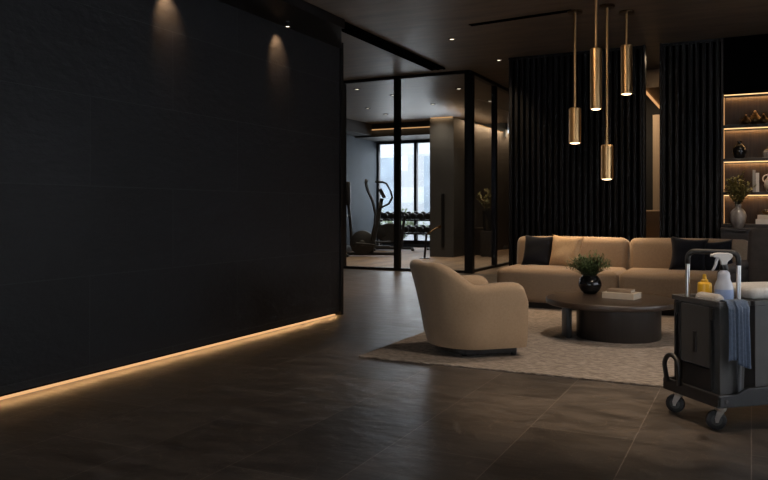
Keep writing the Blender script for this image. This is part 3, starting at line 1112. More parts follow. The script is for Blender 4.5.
def book(name, label, w_, d_, h_, m, loc, rz, up=False, group=None, cat='book'):
    """lies flat: cover boards, spine on -y side, pages inside"""
    t = thing(name, label, cat, loc, rz, group)
    bm = bmesh.new()
    c = min(0.005, h_ * 0.14)
    if not up:
        box(bm, (-w_ / 2, -d_ / 2, 0), (w_ / 2, d_ / 2, c))
        box(bm, (-w_ / 2, -d_ / 2, h_ - c), (w_ / 2, d_ / 2, h_))
        box(bm, (-w_ / 2, -d_ / 2, c), (w_ / 2, -d_ / 2 + c, h_ - c))
        finish('cover', bm, m, t, bevel=0.0015)
        B('pages', (-w_ / 2 + 0.006, -d_ / 2 + c, c), (w_ / 2 - 0.006, d_ / 2 - 0.006, h_ - c), 'paper', t)
    else:      # standing, spine towards -y, w_ thickness, d_ depth, h_ height
        box(bm, (-w_ / 2, -d_ / 2, 0), (-w_ / 2 + 0.004, d_ / 2, h_))
        box(bm, (w_ / 2 - 0.004, -d_ / 2, 0), (w_ / 2, d_ / 2, h_))
        box(bm, (-w_ / 2 + 0.004, -d_ / 2, 0), (w_ / 2 - 0.004, -d_ / 2 + 0.004, h_))
        finish('cover', bm, m, t, bevel=0.001)
        B('pages', (-w_ / 2 + 0.004, -d_ / 2 + 0.004, 0.005), (w_ / 2 - 0.004, d_ / 2 - 0.005, h_ - 0.006), 'paper', t)
    return t


b0 = on_z(622, 298, TT)
book('book', 'thick cream book lying flat on the coffee table, under a smaller book', 0.30, 0.22, 0.055, 'cover_cream', (b0.x, b0.y, TT), math.radians(-12), group='books on the coffee table')
book('book', 'smaller brown book lying on top of the thick cream book', 0.225, 0.15, 0.026, 'cover_brown', (b0.x - 0.01, b0.y + 0.015, TT + 0.056), math.radians(-8), group='books on the coffee table')

# ------------------------------------------------------------------ things on the bookcase
YS = SY + 0.17


def sx(u, v=150, Y=YS):
    return on_y(u, v, Y).x


# bronze pots
potp = [(0, 0), (0.045, 0), (0.075, 0.03), (0.085, 0.065), (0.07, 0.10), (0.045, 0.118), (0.05, 0.13), (0.03, 0.135), (0.032, 0.15), (0.018, 0.165), (0, 0.165)]
zt = SHT[3]
pots = [(746, YS - 0.06, 0, 0.84, 'small bronze lidded pot, left one of three on the top lit shelf'), (763.5, YS - 0.06, 0, 0.84, 'small bronze lidded pot, right one of three on the top lit shelf'), (755, YS + 0.08, 0, 1.22, 'larger bronze lidded pot standing behind two small ones')]
for (u, Y, dz, s, lab) in pots:
    t = thing('lidded_pot', lab, 'pot', (sx(u, 120, Y), Y, zt + dz), group='bronze pots on the shelf')
    bm = bmesh.new()
    lathe(bm, [(r * s, z * s) for r, z in potp], 28)
    finish('body', bm, 'bronze', t, smooth=True)
    for sg in (-1, 1):
        bm = bmesh.new()
        tube(bm, arc((sg * 0.075 * s, 0, 0.075 * s), 0.028 * s, -PI / 2, PI / 2, 8, (sg, 0, 0), (0, 0, 1)), 0.007 * s, 8)
        finish('handle', bm, 'bronze', t, smooth=True)
    bm = bmesh.new()
    lathe(bm, [(0, 0), (0.014 * s, 0.004 * s), (0.018 * s, 0.016 * s), (0, 0.03 * s)], 14, T((0, 0, 0.163 * s)))
    finish('lid_knob', bm, 'brass', t, smooth=True)

zt = SHT[2]
t = thing('vase', 'squat black glazed vase with short neck on the second lit shelf', 'vase', (sx(739.5, 150), YS, zt))
bm = bmesh.new()
lathe(bm, [(0, 0), (0.06, 0), (0.085, 0.04), (0.105, 0.11), (0.10, 0.16), (0.07, 0.205), (0.032, 0.225), (0.030, 0.255), (0.042, 0.27), (0.034, 0.27), (0.024, 0.25), (0, 0.24)], 36)
finish('body', bm, 'black_glaze', t, smooth=True)
t = thing('jar', 'pale lidded jar at the picture edge on the second lit shelf', 'jar', (sx(767, 150) + 0.02, YS, zt))
bm = bmesh.new()
lathe(bm, [(0, 0), (0.075, 0), (0.085, 0.02), (0.085, 0.09), (0.06, 0.115), (0, 0.115)], 30)
finish('body', bm, 'marble', t, smooth='auto')
bm = bmesh.new()
lathe(bm, [(0.05, 0.116), (0.055, 0.125), (0.02, 0.14), (0.012, 0.15), (0.02, 0.17), (0, 0.18)], 24)
finish('lid', bm, 'bronze', t, smooth='auto')

zt = SHT[1]
xb_ = sx(754.0, 180)
book('book', 'grey book standing upright on the third lit shelf, left of the pair', 0.040, 0.17, 0.335, 'cover_grey', (xb_, YS, zt), 0, True, 'upright books on the third lit shelf')
book('book', 'slightly shorter white book standing upright on the third lit shelf', 0.045, 0.18, 0.29, 'cover_white', (xb_ + 0.047, YS, zt), 0, True, 'upright books on the third lit shelf')
t = thing('vase', 'off white rounded vase with a handle at the picture edge, third lit shelf', 'vase', (sx(769, 180) + 0.03, YS, zt))
bm = bmesh.new()
lathe(bm, [(0, 0), (0.05, 0), (0.085, 0.05), (0.10, 0.11), (0.085, 0.18), (0.05, 0.225), (0.04, 0.26), (0.05, 0.28), (0.04, 0.28), (0.03, 0.25), (0, 0.24)], 36)
finish('body', bm, 'white_vase', t, smooth=True)
bm = bmesh.new()
tube(bm, arc((-0.055, 0, 0.20), 0.06, PI * 0.45, PI * 1.35, 10, (1, 0, 0), (0, 0, 1)), 0.009, 8)
finish('handle', bm, 'white_vase', t, smooth=True)

zt = SHT[0]
t = thing('plant_vase', 'grey marbled vase holding a leafy olive branch bouquet on the lowest shelf', 'plant', (sx(738, 215, SY - 0.18), SY - 0.18, 0.931))
bm = bmesh.new()
lathe(bm, [(0, 0), (0.065, 0), (0.075, 0.01), (0.105, 0.09), (0.118, 0.17), (0.105, 0.24), (0.065, 0.285), (0.045, 0.30), (0.043, 0.335), (0.058, 0.35), (0.05, 0.35), (0.036, 0.33), (0.036, 0.30), (0, 0.29)], 40)
finish('vase', bm, 'marble', t, smooth=True)
foliage(t, 44, 0.56, 0.21, 0.080, 0.036, 'leaf_olive', random.Random(11), 0.30, 0.02, 12, 0.4, 0.28)
xb_ = sx(764, 225)
book('book', 'wide white book lying at the bottom of the stack on the lowest shelf', 0.27, 0.20, 0.075, 'cover_white', (xb_ + 0.02, YS, zt), 0.0, False, 'stacked books on the lowest shelf')
book('book', 'cream book lying on the white one in the stack on the lowest shelf', 0.23, 0.19, 0.065, 'cover_cream', (xb_ + 0.025, YS, zt + 0.076), 0.05, False, 'stacked books on the lowest shelf')
t = thing('bowl', 'small bronze bowl on top of the book stack on the lowest shelf', 'bowl', (xb_ + 0.04, YS, zt + 0.142))
bm = bmesh.new()
lathe(bm, [(0, 0), (0.03, 0), (0.06, 0.02), (0.075, 0.06), (0.068, 0.06), (0.05, 0.025), (0, 0.012)], 28)
finish('body', bm, 'bronze', t, smooth=True)
bm = bmesh.new()
for (x, y, r) in ((-0.03, 0, 0.026), (0.03, 0.01, 0.028), (0, -0.03, 0.025), (0.0, 0.03, 0.026)):
    bmesh.ops.create_icosphere(bm, subdivisions=2, radius=r, matrix=T((x, y, 0.06)))
finish('beads', bm, 'walnut', t, smooth=True)

# ================================================================== CLEANING CART
CA = math.radians(41.3)
cart = thing('janitor_cart', 'graphite plastic janitor cart on grey casters at the edge of the rug', 'cart', (-0.155, 4.40, 0), CA)
CL, CWD = 1.05, 0.445            # platform length (local x), width (local y)
WR = 0.054
PZ0, PZ1 = 0.145, 0.185
bm = bmesh.new()
rbox(bm, (-0.012, -0.012, PZ0), (CL, CWD, PZ1), 0.012, 3)
finish('platform', bm, 'plastic', cart, smooth='auto')
bm = bmesh.new()
rail = 0.028
# rim: front rail with raised run, left rail, back rail
vsx = [(-0.018, 0.135), (CL, 0.135), (CL, 0.235), (0.17, 0.235), (0.10, 0.205), (-0.018, 0.205)]


def extr(bm, prof, y0, y1):
    A = [bm.verts.new((x, y0, z)) for x, z in prof]
    Bq = [bm.verts.new((x, y1, z)) for x, z in prof]
    for k in range(len(prof)):
        k2 = (k + 1) % len(prof)
        bm.faces.new((A[k], A[k2], Bq[k2], Bq[k]))
    bm.faces.new(A[::-1])
    bm.faces.new(Bq)


extr(bm, vsx, -0.020, 0.004)
extr(bm, vsx, CWD - 0.004, CWD + 0.02)
box(bm, (-0.020, -0.018, 0.135), (0.004, CWD + 0.018, 0.205))
box(bm, (CL - 0.004, -0.018, 0.135), (CL + 0.02, CWD + 0.018, 0.235))
finish('rim_rail', bm, 'plastic_dark', cart, bevel=0.007, seg=3)
for (x, y) in ((0.03, -0.0205), (0.30, -0.0205), (0.62, -0.0205)):
    bm = bmesh.new()
    cyl(bm, (x, y + 0.002, 0.172), (x, y - 0.004, 0.172), 0.009, 14)
    finish('bolt', bm, 'plastic', cart, smooth='auto')
# casters
for (x, y, a) in ((0.050, 0.050, 158), (0.050, CWD - 0.045, 128), (CL - 0.07, 0.055, 100), (CL - 0.07, CWD - 0.06, 30)):
    mx = T((x, y, 0)) @ Matrix.Rotation(math.radians(a), 4, 'Z')
    bm = bmesh.new()
    rbox(bm, (-0.040, -0.034, PZ0 - 0.012), (0.040, 0.034, PZ0), 0.004, 2, mx)
    lathe(bm, [(0, 0.104), (0.026, 0.104), (0.030, 0.112), (0.030, 0.126), (0.022, PZ0 - 0.010), (0, PZ0 - 0.010)], 20, mx)
    for s in (-1, 1):
        t_ = bmesh.new()
        prof = [(-0.020, 0.112), (0.022, 0.112), (0.036, WR + 0.012), (0.032, WR - 0.012), (0.018, WR - 0.012), (0.010, WR + 0.01)]
        A = [t_.verts.new((px, s * 0.0165, pz)) for px, pz in prof]
        Bq = [t_.verts.new((px, s * 0.0205, pz)) for px, pz in prof]
        for k in range(len(prof)):
            k2 = (k + 1) % len(prof)
            t_.faces.new((A[k], A[k2], Bq[k2], Bq[k]))
        t_.faces.new(A[::-1]); t_.faces.new(Bq)
        merge(bm, t_, mx)
    cst = finish('caster', bm, 'zinc', cart, smooth='auto')
    bm = bmesh.new()
    q = mx @ T((0.024, 0, WR)) @ Matrix.Rotation(PI / 2, 4, 'X')
    lathe(bm, [(0.030, -0.013), (0.046, -0.014), (WR - 0.001, -0.010), (WR, 0), (WR - 0.001, 0.010), (0.046, 0.014), (0.030, 0.013)], 32, q)
    finish('tyre', bm, 'rubber', cst, smooth='auto')
    bm = bmesh.new()
    lathe(bm, [(0, -0.015), (0.010, -0.015), (0.012, -0.010), (0.031, -0.009), (0.031, 0.009), (0.012, 0.010), (0.010, 0.015), (0, 0.015)], 24, q)
    finish('wheel_hub', bm, 'plastic', cst, smooth='auto')
# corner loop bumper at the left rear
bm = bmesh.new()
lp_ = [Vector((-0.030, CWD - 0.16, 0.20)), Vector((-0.040, CWD - 0.15, 0.27))]
lp_ = [Vector((-0.030, CWD - 0.15, 0.19))] + [Vector((-0.034, CWD - 0.085 + 0.065 * math.cos(a_), 0.285 + 0.07 * math.sin(a_))) for a_ in [PI - PI * k / 12 for k in range(13)]] + [Vector((-0.030, CWD - 0.04, 0.19))]
tube(bm, lp_, 0.014, 12)
finish('loop_bumper', bm, 'plastic_dark', cart, smooth=True)

BZ0, BZ1 = 0.186, 0.70


def bin_(x0, x1, y0, y1, lid):
    """tapered open bin with a flared rim"""
    bm = bmesh.new()
    tp = 0.012
    th = 0.006
    ob = [(x0 + tp, y0 + tp), (x1 - tp, y0 + tp), (x1 - tp, y1 - tp), (x0 + tp, y1 - tp)]
    ot = [(x0, y0), (x1, y0), (x1, y1), (x0, y1)]
    it = [(x0 + th, y0 + th), (x1 - th, y0 + th), (x1 - th, y1 - th), (x0 + th, y1 - th)]
    ib = [(x0 + tp + th, y0 + tp + th), (x1 - tp - th, y0 + tp + th), (x1 - tp - th, y1 - tp - th), (x0 + tp + th, y1 - tp - th)]
    zs = [(ob, BZ0), (ot, BZ1), (it, BZ1), (ib, BZ0 + 0.01)]
    rg = [[bm.verts.new((x, y, z)) for x, y in r_] for r_, z in zs]
    for A, Bq in zip(rg, rg[1:]):
        for k in range(4):
            bm.faces.new((A[k], A[(k + 1) % 4], Bq[(k + 1) % 4], Bq[k]))
    bm.faces.new(rg[0][::-1])
    bm.faces.new(rg[3])
    o = finish('bin', bm, 'plastic', cart, bevel=0.004, seg=2)
    bm = bmesh.new()
    r_ = 0.012
    for (a, b) in (((x0 - r_, y0 - r_, 0), (x1 + r_, y0 + 0.002, 0)), ((x0 - r_, y1 - 0.002, 0), (x1 + r_, y1 + r_, 0)), ((x0 - r_, y0 + 0.002, 0), (x0 + 0.002, y1 - 0.002, 0)), ((x1 - 0.002, y0 + 0.002, 0), (x1 + r_, y1 - 0.002, 0))):
        box(bm, (a[0], a[1], BZ1 - 0.024), (b[0], b[1], BZ1 + 0.004))
    finish('bin_rim', bm, 'plastic', o, bevel=0.004, seg=2)
    return o


b1 = bin_(0.010, 0.188, 0.010, 0.392, False)
b2 = bin_(0.238, 0.95, 0.010, 0.392, True)
# side face details of the first bin (the short face looks to -x)
B('corner_rib', (-0.006, 0.060, 0.22), (0.014, 0.076, 0.672), 'plastic_dark', b1, 0.003)
B('corner_rib', (-0.006, 0.318, 0.22), (0.014, 0.334, 0.672), 'plastic_dark', b1, 0.003)
B('corner_rib', (-0.004, 0.362, 0.22), (0.016, 0.378, 0.672), 'plastic_dark', b1, 0.003)
B('side_panel', (-0.002, 0.078, 0.335), (0.016, 0.316, 0.665), 'plastic', b1, 0.003)
B('lower_panel', (0.004, 0.078, 0.205), (0.022, 0.316, 0.325), 'plastic_dark', b1, 0.003)
B('latch', (-0.008, 0.180, 0.40), (0.0, 0.210, 0.52), 'plastic_dark', b1, 0.003)
B('clip', (-0.012, 0.042, 0.60), (0.004, 0.056, 0.665), 'plastic_dark', b1, 0.004)
B('clip', (-0.012, 0.342, 0.60), (0.004, 0.356, 0.665), 'plastic_dark', b1, 0.004)
B('tray', (0.022, 0.022, 0.640), (0.176, 0.380, 0.650), 'plastic_dark', b1)
B('lid', (0.245, 0.017, 0.690), (0.943, 0.385, 0.700), 'plastic_dark', b2)
# front pole strip
bm = bmesh.new()
cyl(bm, (0.130, 0.006, 0.19), (0.130, 0.000, 0.50), 0.011, 16)
finish('front_post', bm, 'gym_grey', cart, smooth='auto')
# push handle
hl, hr = Vector((0.030, 0.300, 0)), Vector((0.213, 0.105, 0))
HZ = 0.945
dirh = (hr - hl).normalized()
bm = bmesh.new()
cyl(bm, hl + UP * 0.6505, hl + UP * (HZ - 0.02), 0.0125, 16)
finish('handle_post', bm, 'steel', cart, smooth='auto')
bm = bmesh.new()
cyl(bm, hr + UP * 0.66, hr + UP * (HZ - 0.02), 0.0125, 16)
finish('handle_post', bm, 'steel', cart, smooth='auto')
bm = bmesh.new()
cyl(bm, hr + UP * 0.186, hr + UP * 0.66, 0.014, 16)
finish('post_sleeve', bm, 'plastic_dark', cart, smooth='auto')
bm = bmesh.new()
rr = 0.042
pts = [hl + UP * (HZ - 0.055)] + arc(hl + UP * (HZ - rr + 0.018) + dirh * rr, rr, PI, PI / 2, 6, dirh, UP) + arc(hr + UP * (HZ - rr + 0.018) - dirh * rr, rr, PI / 2, 0, 6, dirh, UP) + [hr + UP * (HZ - 0.055)]
tube(bm, pts, 0.0150, 14)
finish('handle_grip', bm, 'plastic_dark', cart, smooth=True)


def cl(x, y, z=0.0):
    return Vector((cart.location.x, cart.location.y, 0)) + Matrix.Rotation(CA, 3, 'Z') @ Vector((x, y, z))


# ---- spray bottle
zt = 0.6505
sp = thing('spray_bottle', 'clear trigger spray bottle half full of blue cleaner in the cart', 'spray bottle', cl(0.118, 0.108, zt), math.radians(196))
bm = bmesh.new()
lathe(bm, [(0, 0), (0.046, 0), (0.050, 0.006), (0.050, 0.105), (0.0495, 0.11)], 32)
finish('blue_liquid', bm, 'liquid', sp, smooth='auto')
bm = bmesh.new()
lathe(bm, [(0.0495, 0.11), (0.049, 0.125), (0.040, 0.150), (0.0335, 0.165), (0.033, 0.185), (0.030, 0.200), (0.020, 0.212), (0.016, 0.215), (0.016, 0.222), (0, 0.222)], 32)
finish('bottle', bm, 'bottle', sp, smooth='auto')
bm = bmesh.new()
lathe(bm, [(0, 0.216), (0.0215, 0.216), (0.0225, 0.220), (0.0215, 0.243), (0.017, 0.246), (0, 0.246)], 24)
finish('collar', bm, 'plastic_dark', sp, smooth='auto')
bm = bmesh.new()
prof = [(-0.046, 0.292), (-0.042, 0.304), (-0.025, 0.311), (0.030, 0.312), (0.052, 0.309), (0.058, 0.304), (0.058, 0.290), (0.050, 0.286), (0.030, 0.284), (0.020, 0.268), (0.016, 0.246), (-0.016, 0.246), (-0.018, 0.262), (-0.034, 0.276)]
for s in (-1, 1):
    pass
A = [bm.verts.new((x, -0.013, z)) for x, z in prof]
Bq = [bm.verts.new((x, 0.013, z)) for x, z in prof]
for k in range(len(prof)):
    k2 = (k + 1) % len(prof)
    bm.faces.new((A[k], A[k2], Bq[k2], Bq[k]))
bm.faces.new(A[::-1]); bm.faces.new(Bq)
finish('spray_head', bm, 'white_plastic', sp, bevel=0.005, seg=3, smooth='auto')
bm = bmesh.new()
tube(bm, [(0.030, 0, 0.286), (0.038, 0, 0.268), (0.043, 0, 0.245), (0.052, 0, 0.222), (0.062, 0, 0.212)], 0.008, 10, rad=[0.009, 0.009, 0.008, 0.007, 0.005])
finish('trigger', bm, 'white_plastic', sp, smooth=True)
bm = bmesh.new()
cyl(bm, (0.056, 0, 0.297), (0.070, 0, 0.297), 0.008, 14)
finish('nozzle', bm, 'white_plastic', sp, smooth='auto')

# ---- yellow bottle
yb = thing('squeeze_bottle', 'small yellow squeeze bottle in the cart, left of the spray bottle', 'bottle', cl(0.105, 0.250, zt))
yb.scale = (1.05, 1.05, 1.22)
bm = bmesh.new()
lathe(bm, [(0, 0), (0.034, 0), (0.037, 0.005), (0.037, 0.100), (0.035, 0.107), (0.028, 0.111), (0, 0.113)], 28)
finish('body', bm, 'yellow', yb, smooth='auto')
bm = bmesh.new()
lathe(bm, [(0, 0.110), (0.020, 0.110), (0.019, 0.122), (0.011, 0.126), (0.009, 0.146), (0.006, 0.149), (0, 0.149)], 20)
finish('cap', bm, 'yellow', yb, smooth='auto')

# ---- grey rolled cloth
bm = bmesh.new()
p0, p1 = cl(0.050, 0.235, 0.702), cl(0.058, 0.055, 0.702)
N_ = 14
pts = [p0.lerp(p1, k / N_)  for k in range(N_ + 1)]
rads = [0.036 * min(1.0, 0.35 + 0.65 * math.sqrt(max(0, 1 - (1 - min(k, N_ - k) / 2.5) ** 2)) if min(k, N_ - k) < 2.5 else 1.0) for k in range(N_ + 1)]
tube(bm, pts, 0.036, 20, rad=rads)
tag(finish('rolled_cloth', bm, 'grey_roll', smooth=True), 'pale grey rolled cloth lying along the front bin of the cart', 'cloth')

# ---- blue cloth draped over the front rim
dc = thing('draped_cloth', 'blue microfibre cloth draped over the front rim of the cart bin', 'cloth', cl(0, 0, 0), CA)


def drape(x0, x1, zb, off, phase, amp, name):
    bm = bmesh.new()
    nu, nv = 28, 26
    g = {}
    path = [(0.060, 0.655), (0.050, 0.690), (0.030, 0.7085), (0.010, 0.710), (-0.010, 0.7055), (-0.014, 0.690)]
    for i in range(nu + 1):
        s = i / nu
        for j in range(nv + 1):
            if j < len(path):
                y, z = path[j]
                f = 0.15
                y -= off * (j > 3)
            else:
                tt = (j - len(path) + 1) / (nv - len(path) + 1)
                z = 0.690 + (zb + 0.012 * math.sin(3 * s + phase) - 0.690) * tt
                y = -0.016 - off - 0.008 * tt
                f = 0.25 + 0.75 * min(1, tt * 2)
            fold = amp * f * (math.sin(s * 11 + phase) + 0.5 * math.sin(s * 23 + phase * 2))
            xx = x0 + (x1 - x0) * s
            if j >= len(path):
                tt = (j - len(path) + 1) / (nv - len(path) + 1)
                cx = (x0 + x1) / 2
                xx = cx + (xx - cx) * (1.0 - 0.10 * math.sin(PI * tt) + 0.02 * tt)
            else:
                fold = abs(fold)
            if j < len(path):
                g[i, j] = bm.verts.new((xx, y, z + fold * 0.6))
            else:
                g[i, j] = bm.verts.new((xx, y - amp * 1.6 + fold, z))
    for i in range(nu):
        for j in range(nv):
            bm.faces.new((g[i, j], g[i + 1, j], g[i + 1, j + 1], g[i, j + 1]))
    o = finish(name, bm, 'blue_cloth', dc, smooth=True)
    md = o.modifiers.new('solid', 'SOLIDIFY')
    md.thickness = 0.003
    md.offset = 1
    return o


drape(0.035, 0.108, 0.385, 0.002, 0.4, 0.006, 'back_fold')
drape(0.080, 0.160, 0.362, 0.012, 2.0, 0.008, 'front_fold')

# ---- towels on the second bin
bm = bmesh.new()
cushion(bm, (0.262, 0.05, 0.701), (0.66, 0.36, 0.768), 0.026, 4, (0.006, 0.006, 0.004), 6)
t = finish('folded_towel', bm, 'white_towel', smooth=True, loc=cl(0, 0, 0), rot=(0, 0, CA))
tag(t, 'thick white folded towel lying on the closed lid of the cart', 'towel')

# ================================================================== GYM
# ------------------------------------------------------------------ elliptical trainer


def elliptical(loc, rz, label):
    t = thing('elliptical_trainer', label, 'exercise machine', loc, rz, 'elliptical trainers')
    # side view: mast foot at the origin, flywheel behind it (-x), grips ahead (+x)
    bm = bmesh.new()
    rbox(bm, (-0.62, -0.035, 0.03), (0.75, 0.035, 0.11), 0.015, 2)
    for x in (-0.60, 0.72):
        rbox(bm, (x - 0.04, -0.33, 0.0), (x + 0.04, 0.33, 0.07), 0.015, 2)
    finish('base_frame', bm, 'rubber_black', t, smooth='auto')
    bm = bmesh.new()
    lathe(bm, [(0, -0.10), (0.28, -0.10), (0.32, -0.07), (0.32, 0.07), (0.28, 0.10), (0, 0.10)], 40, T((-0.22, 0, 0.35)) @ Matrix.Rotation(PI / 2, 4, 'X'))
    fw = finish('flywheel_housing', bm, 'rubber_black', t, smooth='auto')
    bm = bmesh.new()
    lathe(bm, [(0, -0.108), (0.07, -0.108), (0.08, -0.10), (0.08, 0.10), (0.07, 0.108), (0, 0.108)], 30, T((-0.22, 0, 0.35)) @ Matrix.Rotation(PI / 2, 4, 'X'))
    finish('crank_disc', bm, 'plastic', fw, smooth='auto')
    bm = bmesh.new()
    tube(bm, [(-0.02, 0, 0.10), (0.08, 0, 0.6), (0.20, 0, 1.1), (0.28, 0, 1.50)], 0.05, 14, rad=[0.085, 0.075, 0.06, 0.05])
    finish('mast', bm, 'rubber_black', t, smooth=True)
    bm = bmesh.new()
    rbox(bm, (-0.03, -0.17, -0.13), (0.06, 0.17, 0.13), 0.02, 3, T((0.28, 0, 1.62)) @ Matrix.Rotation(math.radians(-28), 4, 'Y'))
    c = finish('console', bm, 'rubber_black', t, smooth='auto')
    bm = bmesh.new()
    box(bm, (-0.034, -0.13, -0.08), (-0.029, 0.13, 0.09), T((0.28, 0, 1.62)) @ Matrix.Rotation(math.radians(-28), 4, 'Y'))
    finish('screen', bm, 'screen', c)
    for s in (-1, 1):
        bm = bmesh.new()
        tube(bm, [(0.02, s * 0.22, 0.42), (0.10, s * 0.23, 0.80), (0.12, s * 0.24, 1.10), (0.04, s * 0.25, 1.44), (-0.09, s * 0.27, 1.72), (-0.13, s * 0.27, 1.90), (-0.11, s * 0.25, 1.98)], 0.024, 12)
        finish('arm_lever', bm, 'rubber_black', t, smooth=True)
        bm = bmesh.new()
        tube(bm, [(0.20, s * 0.06, 1.22), (0.30, s * 0.18, 1.28), (0.46, s * 0.24, 1.36), (0.55, s * 0.25, 1.52), (0.50, s * 0.25, 1.70), (0.40, s * 0.24, 1.88), (0.30, s * 0.22, 1.92), (0.12, s * 0.20, 1.92)], 0.022, 10)
        finish('grip_bar', bm, 'rubber_black', t, smooth=True)
        bm = bmesh.new()
        tube(bm, [(-0.22 + 0.15 * s, s * 0.15, 0.35), (0.15, s * 0.20, 0.34 + 0.04 * s), (0.02, s * 0.22, 0.45)], 0.025, 10)
        rbox(bm, (0.10, s * 0.22 - 0.07, 0.30 + 0.05 * s), (0.50, s * 0.22 + 0.07, 0.34 + 0.05 * s), 0.015, 2)
        finish('pedal', bm, 'rubber_black', t, smooth='auto')
    return t


ep = on_z(371, 256.5, 0)
elliptical((ep.x, ep.y, 0), math.radians(24), 'black elliptical trainer, front one, with curved grip bars before the gym window')

# exercise bike behind
eb = on_z(393, 250.5, 0)
t = thing('exercise_bike', 'black exercise bike between the elliptical trainer and the dumbbell rack', 'exercise machine', (eb.x, eb.y, 0), math.radians(25))
bm = bmesh.new()
rbox(bm, (-0.55, -0.04, 0.03), (0.6, 0.04, 0.10), 0.015, 2)
for x in (-0.55, 0.58):
    rbox(bm, (x - 0.045, -0.28, 0), (x + 0.045, 0.28, 0.07), 0.015, 2)
finish('base_frame', bm, 'rubber_black', t, smooth='auto')
bm = bmesh.new()
lathe(bm, [(0, -0.09), (0.26, -0.09), (0.29, -0.06), (0.29, 0.06), (0.26, 0.09), (0, 0.09)], 36, T((-0.1, 0, 0.52)) @ Matrix.Rotation(PI / 2, 4, 'X') @ Matrix.Diagonal((1.35, 1, 1, 1)))
finish('flywheel_housing', bm, 'rubber_black', t, smooth='auto')
bm = bmesh.new()
tube(bm, [(0.25, 0, 0.1), (0.30, 0, 0.7), (0.36, 0, 1.05)], 0.04, 12)
tube(bm, [(0.36, 0.22, 1.15), (0.30, 0.2, 1.05), (0.36, 0, 1.03), (0.30, -0.2, 1.05), (0.36, -0.22, 1.15)], 0.018, 10)
finish('handlebar', bm, 'rubber_black', t, smooth='auto')
bm = bmesh.new()
tube(bm, [(-0.35, 0, 0.1), (-0.42, 0, 0.85)], 0.035, 12)
rbox(bm, (-0.56, -0.12, 0.85), (-0.30, 0.12, 0.93), 0.035, 3)
finish('saddle', bm, 'rubber_black', t, smooth='auto')

# treadmill, cropped by the wall end
tp = on_z(340, 254, 0)
t = thing('treadmill', 'black treadmill with upright console, half hidden by the end of the black wall', 'exercise machine', (tp.x - 0.45, tp.y + 0.6, 0), math.radians(95))
bm = bmesh.new()
rbox(bm, (-1.3, -0.40, 0.02), (0.35, 0.40, 0.20), 0.03, 3)
finish('deck', bm, 'rubber_black', t, smooth='auto')
B('belt', (-1.25, -0.26, 0.2), (0.1, 0.26, 0.206), 'rubber_black', t)
for s in (-1, 1):
    bm = bmesh.new()
    tube(bm, [(0.25, s * 0.36, 0.15), (0.12, s * 0.37, 0.9), (0.05, s * 0.34, 1.4)], 0.04, 12)
    tube(bm, [(0.08, s * 0.35, 1.05), (-0.35, s * 0.36, 1.0)], 0.025, 10)
    finish('upright', bm, 'rubber_black', t, smooth='auto')
bm = bmesh.new()
rbox(bm, (-0.05, -0.40, 1.32), (0.08, 0.40, 2.0), 0.05, 3, T((0.05, 0, 0)))
finish('console', bm, 'rubber_black', t, smooth='auto')

# dumbbell rack and dumbbells
RY = 20.9
r0, r1 = on_y(376, 220, RY).x, on_y(433, 220, RY).x
rk = thing('dumbbell_rack', 'black two-tier dumbbell rack under the gym window', 'rack', (r0, RY, 0))
RWd = r1 - r0
TZs = (0.52, 0.93)
for z in TZs:
    bm = bmesh.new()
    mx = T((0, 0, z)) @ Matrix.Rotation(math.radians(12), 4, 'X')
    box(bm, (0, -0.17, -0.03), (RWd, -0.12, 0.012), mx)
    box(bm, (0, 0.12, -0.03), (RWd, 0.17, 0.012), mx)
    box(bm, (0, -0.12, -0.03), (RWd, 0.12, -0.015), mx)
    finish('tray', bm, 'rubber_black', rk)
for x in (0.05, RWd - 0.05):
    bm = bmesh.new()
    box(bm, (x - 0.035, 0.02, 0.05), (x + 0.035, 0.10, 1.0))
    box(bm, (x - 0.035, -0.30, 0), (x + 0.035, 0.30, 0.06))
    for z in TZs:
        box(bm, (x - 0.02, -0.17, z - 0.07), (x + 0.02, 0.14, z - 0.028))
    finish('side_frame', bm, 'rubber_black', rk)
DB = None
nD = 8
for ti, z in enumerate(TZs):
    for k in range(nD):
        x = r0 + (k + 0.5) * RWd / nD
        tier = 'lower' if ti == 0 else 'upper'
        ords = ['first', 'second', 'third', 'fourth', 'fifth', 'sixth', 'seventh', 'eighth'][k]
        lab = 'black round-headed dumbbell on the %s tier of the rack, %s from the left' % (tier, ords)
        loc = (x, RY, z + 0.112)
        if DB is None:
            DB = thing('dumbbell', lab, 'dumbbell', loc, 0, 'dumbbells on the rack')
            mx = Matrix.Rotation(PI / 2, 4, 'X')
            mx = Matrix.Rotation(math.radians(12), 4, 'X') @ mx
            for s in (-1, 1):
                bm = bmesh.new()
                lathe(bm, [(0, 0.065), (0.07, 0.065), (0.095, 0.08), (0.098, 0.11), (0.095, 0.145), (0.075, 0.165), (0, 0.168)] if s > 0 else [(0, -0.168), (0.075, -0.165), (0.095, -0.145), (0.098, -0.11), (0.095, -0.08), (0.07, -0.065), (0, -0.065)], 22, mx)
                finish('head', bm, 'rubber_black', DB, smooth='auto')
            bm = bmesh.new()
            lathe(bm, [(0.017, -0.07), (0.019, 0), (0.017, 0.07)], 14, mx)
            finish('grip', bm, 'steel', DB, smooth=True)
        else:
            dup(DB, loc, label=lab)

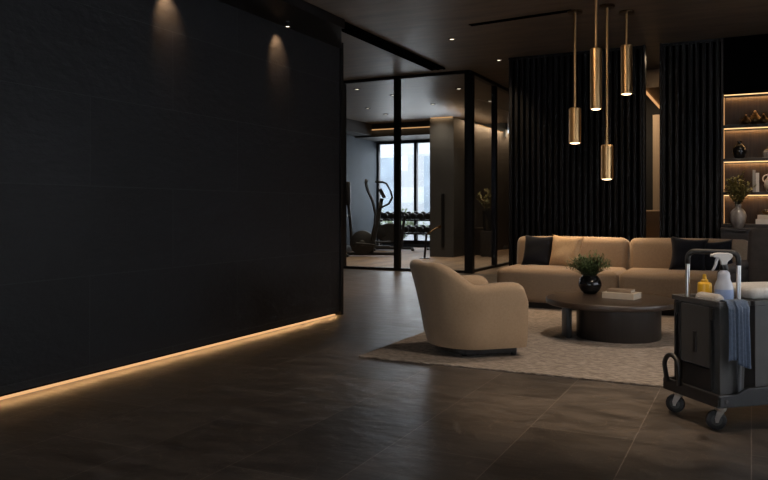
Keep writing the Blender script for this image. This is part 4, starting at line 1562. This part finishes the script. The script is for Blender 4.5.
# slim brass armed stand near the partition
sp_ = on_z(424.5, 258.5, 0)
t = thing('floor_lamp', 'slim black floor stand with a slanted brass arm behind the glass', 'lamp', (sp_.x, sp_.y, 0), YAW)
bm = bmesh.new()
lathe(bm, [(0, 0), (0.13, 0), (0.13, 0.015), (0.02, 0.03), (0, 0.03)], 24)
finish('base', bm, 'black_metal', t, smooth='auto')
bm = bmesh.new()
cyl(bm, (0, 0, 0.02), (0.05, 0, 0.62), 0.028, 12)
finish('pole', bm, 'black_metal', t, smooth='auto')
bm = bmesh.new()
tube(bm, [(0.03, 0, 0.58), (0.15, 0, 0.66), (0.30, 0, 0.76), (0.36, 0, 0.77)], 0.02, 10)
finish('arm', bm, 'bronze', t, smooth=True)
bm = bmesh.new()
lathe(bm, [(0, 0), (0.03, 0.0), (0.05, 0.08), (0, 0.085)], 18, T((0.37, 0, 0.74)))
finish('lamp_shade', bm, 'bronze', t, smooth='auto')

# tall planter inside the gym, seen through the side glass
px = on_y(488, 215, 18.5)
t = thing('tall_planter', 'leafy plant in a dark pot on a pedestal behind the side glass', 'plant', (px.x, 18.5, 0))
bm = bmesh.new()
rbox(bm, (-0.15, -0.15, 0), (0.15, 0.15, 0.66), 0.01, 2)
finish('pedestal', bm, 'walnut_dark', t, smooth='auto')
bm = bmesh.new()
lathe(bm, [(0, 0.66), (0.10, 0.66), (0.13, 0.75), (0.145, 1.18), (0.13, 1.18), (0.12, 1.12), (0, 1.11)], 28)
finish('pot', bm, 'black_glaze', t, smooth='auto')
foliage(t, 26, 0.75, 0.30, 0.11, 0.05, 'leaf_olive', random.Random(21), 1.12, 0.04, 9, 0.3, 0.25)
cb = on_y(478, 240, 19.2)
t = thing('storage_box', 'brown low cabinet beside the pedestal behind the side glass', 'cabinet', (-6.4, 19.2, 0))
B('body', (-0.25, -0.2, 0), (0.2, 0.2, 0.72), 'walnut', t, 0.01)

# shrubs outside the gym window
for (x, y, hh, lab) in ((-12.6, 27.0, 1.5, 'taller pale green shrub outside, at the left edge of the gym window'), (-11.0, 27.6, 0.85, 'lower pale green shrub outside, behind the dumbbell rack')):
    t = thing('shrub', lab, 'shrub', (x, y, -0.05), group='shrubs outside the window')
    foliage(t, 60, hh, 0.9, 0.20, 0.10, 'hedge', random.Random(int(y * 10)), 0.0, 0.25, 14, 0.4, 0.12)
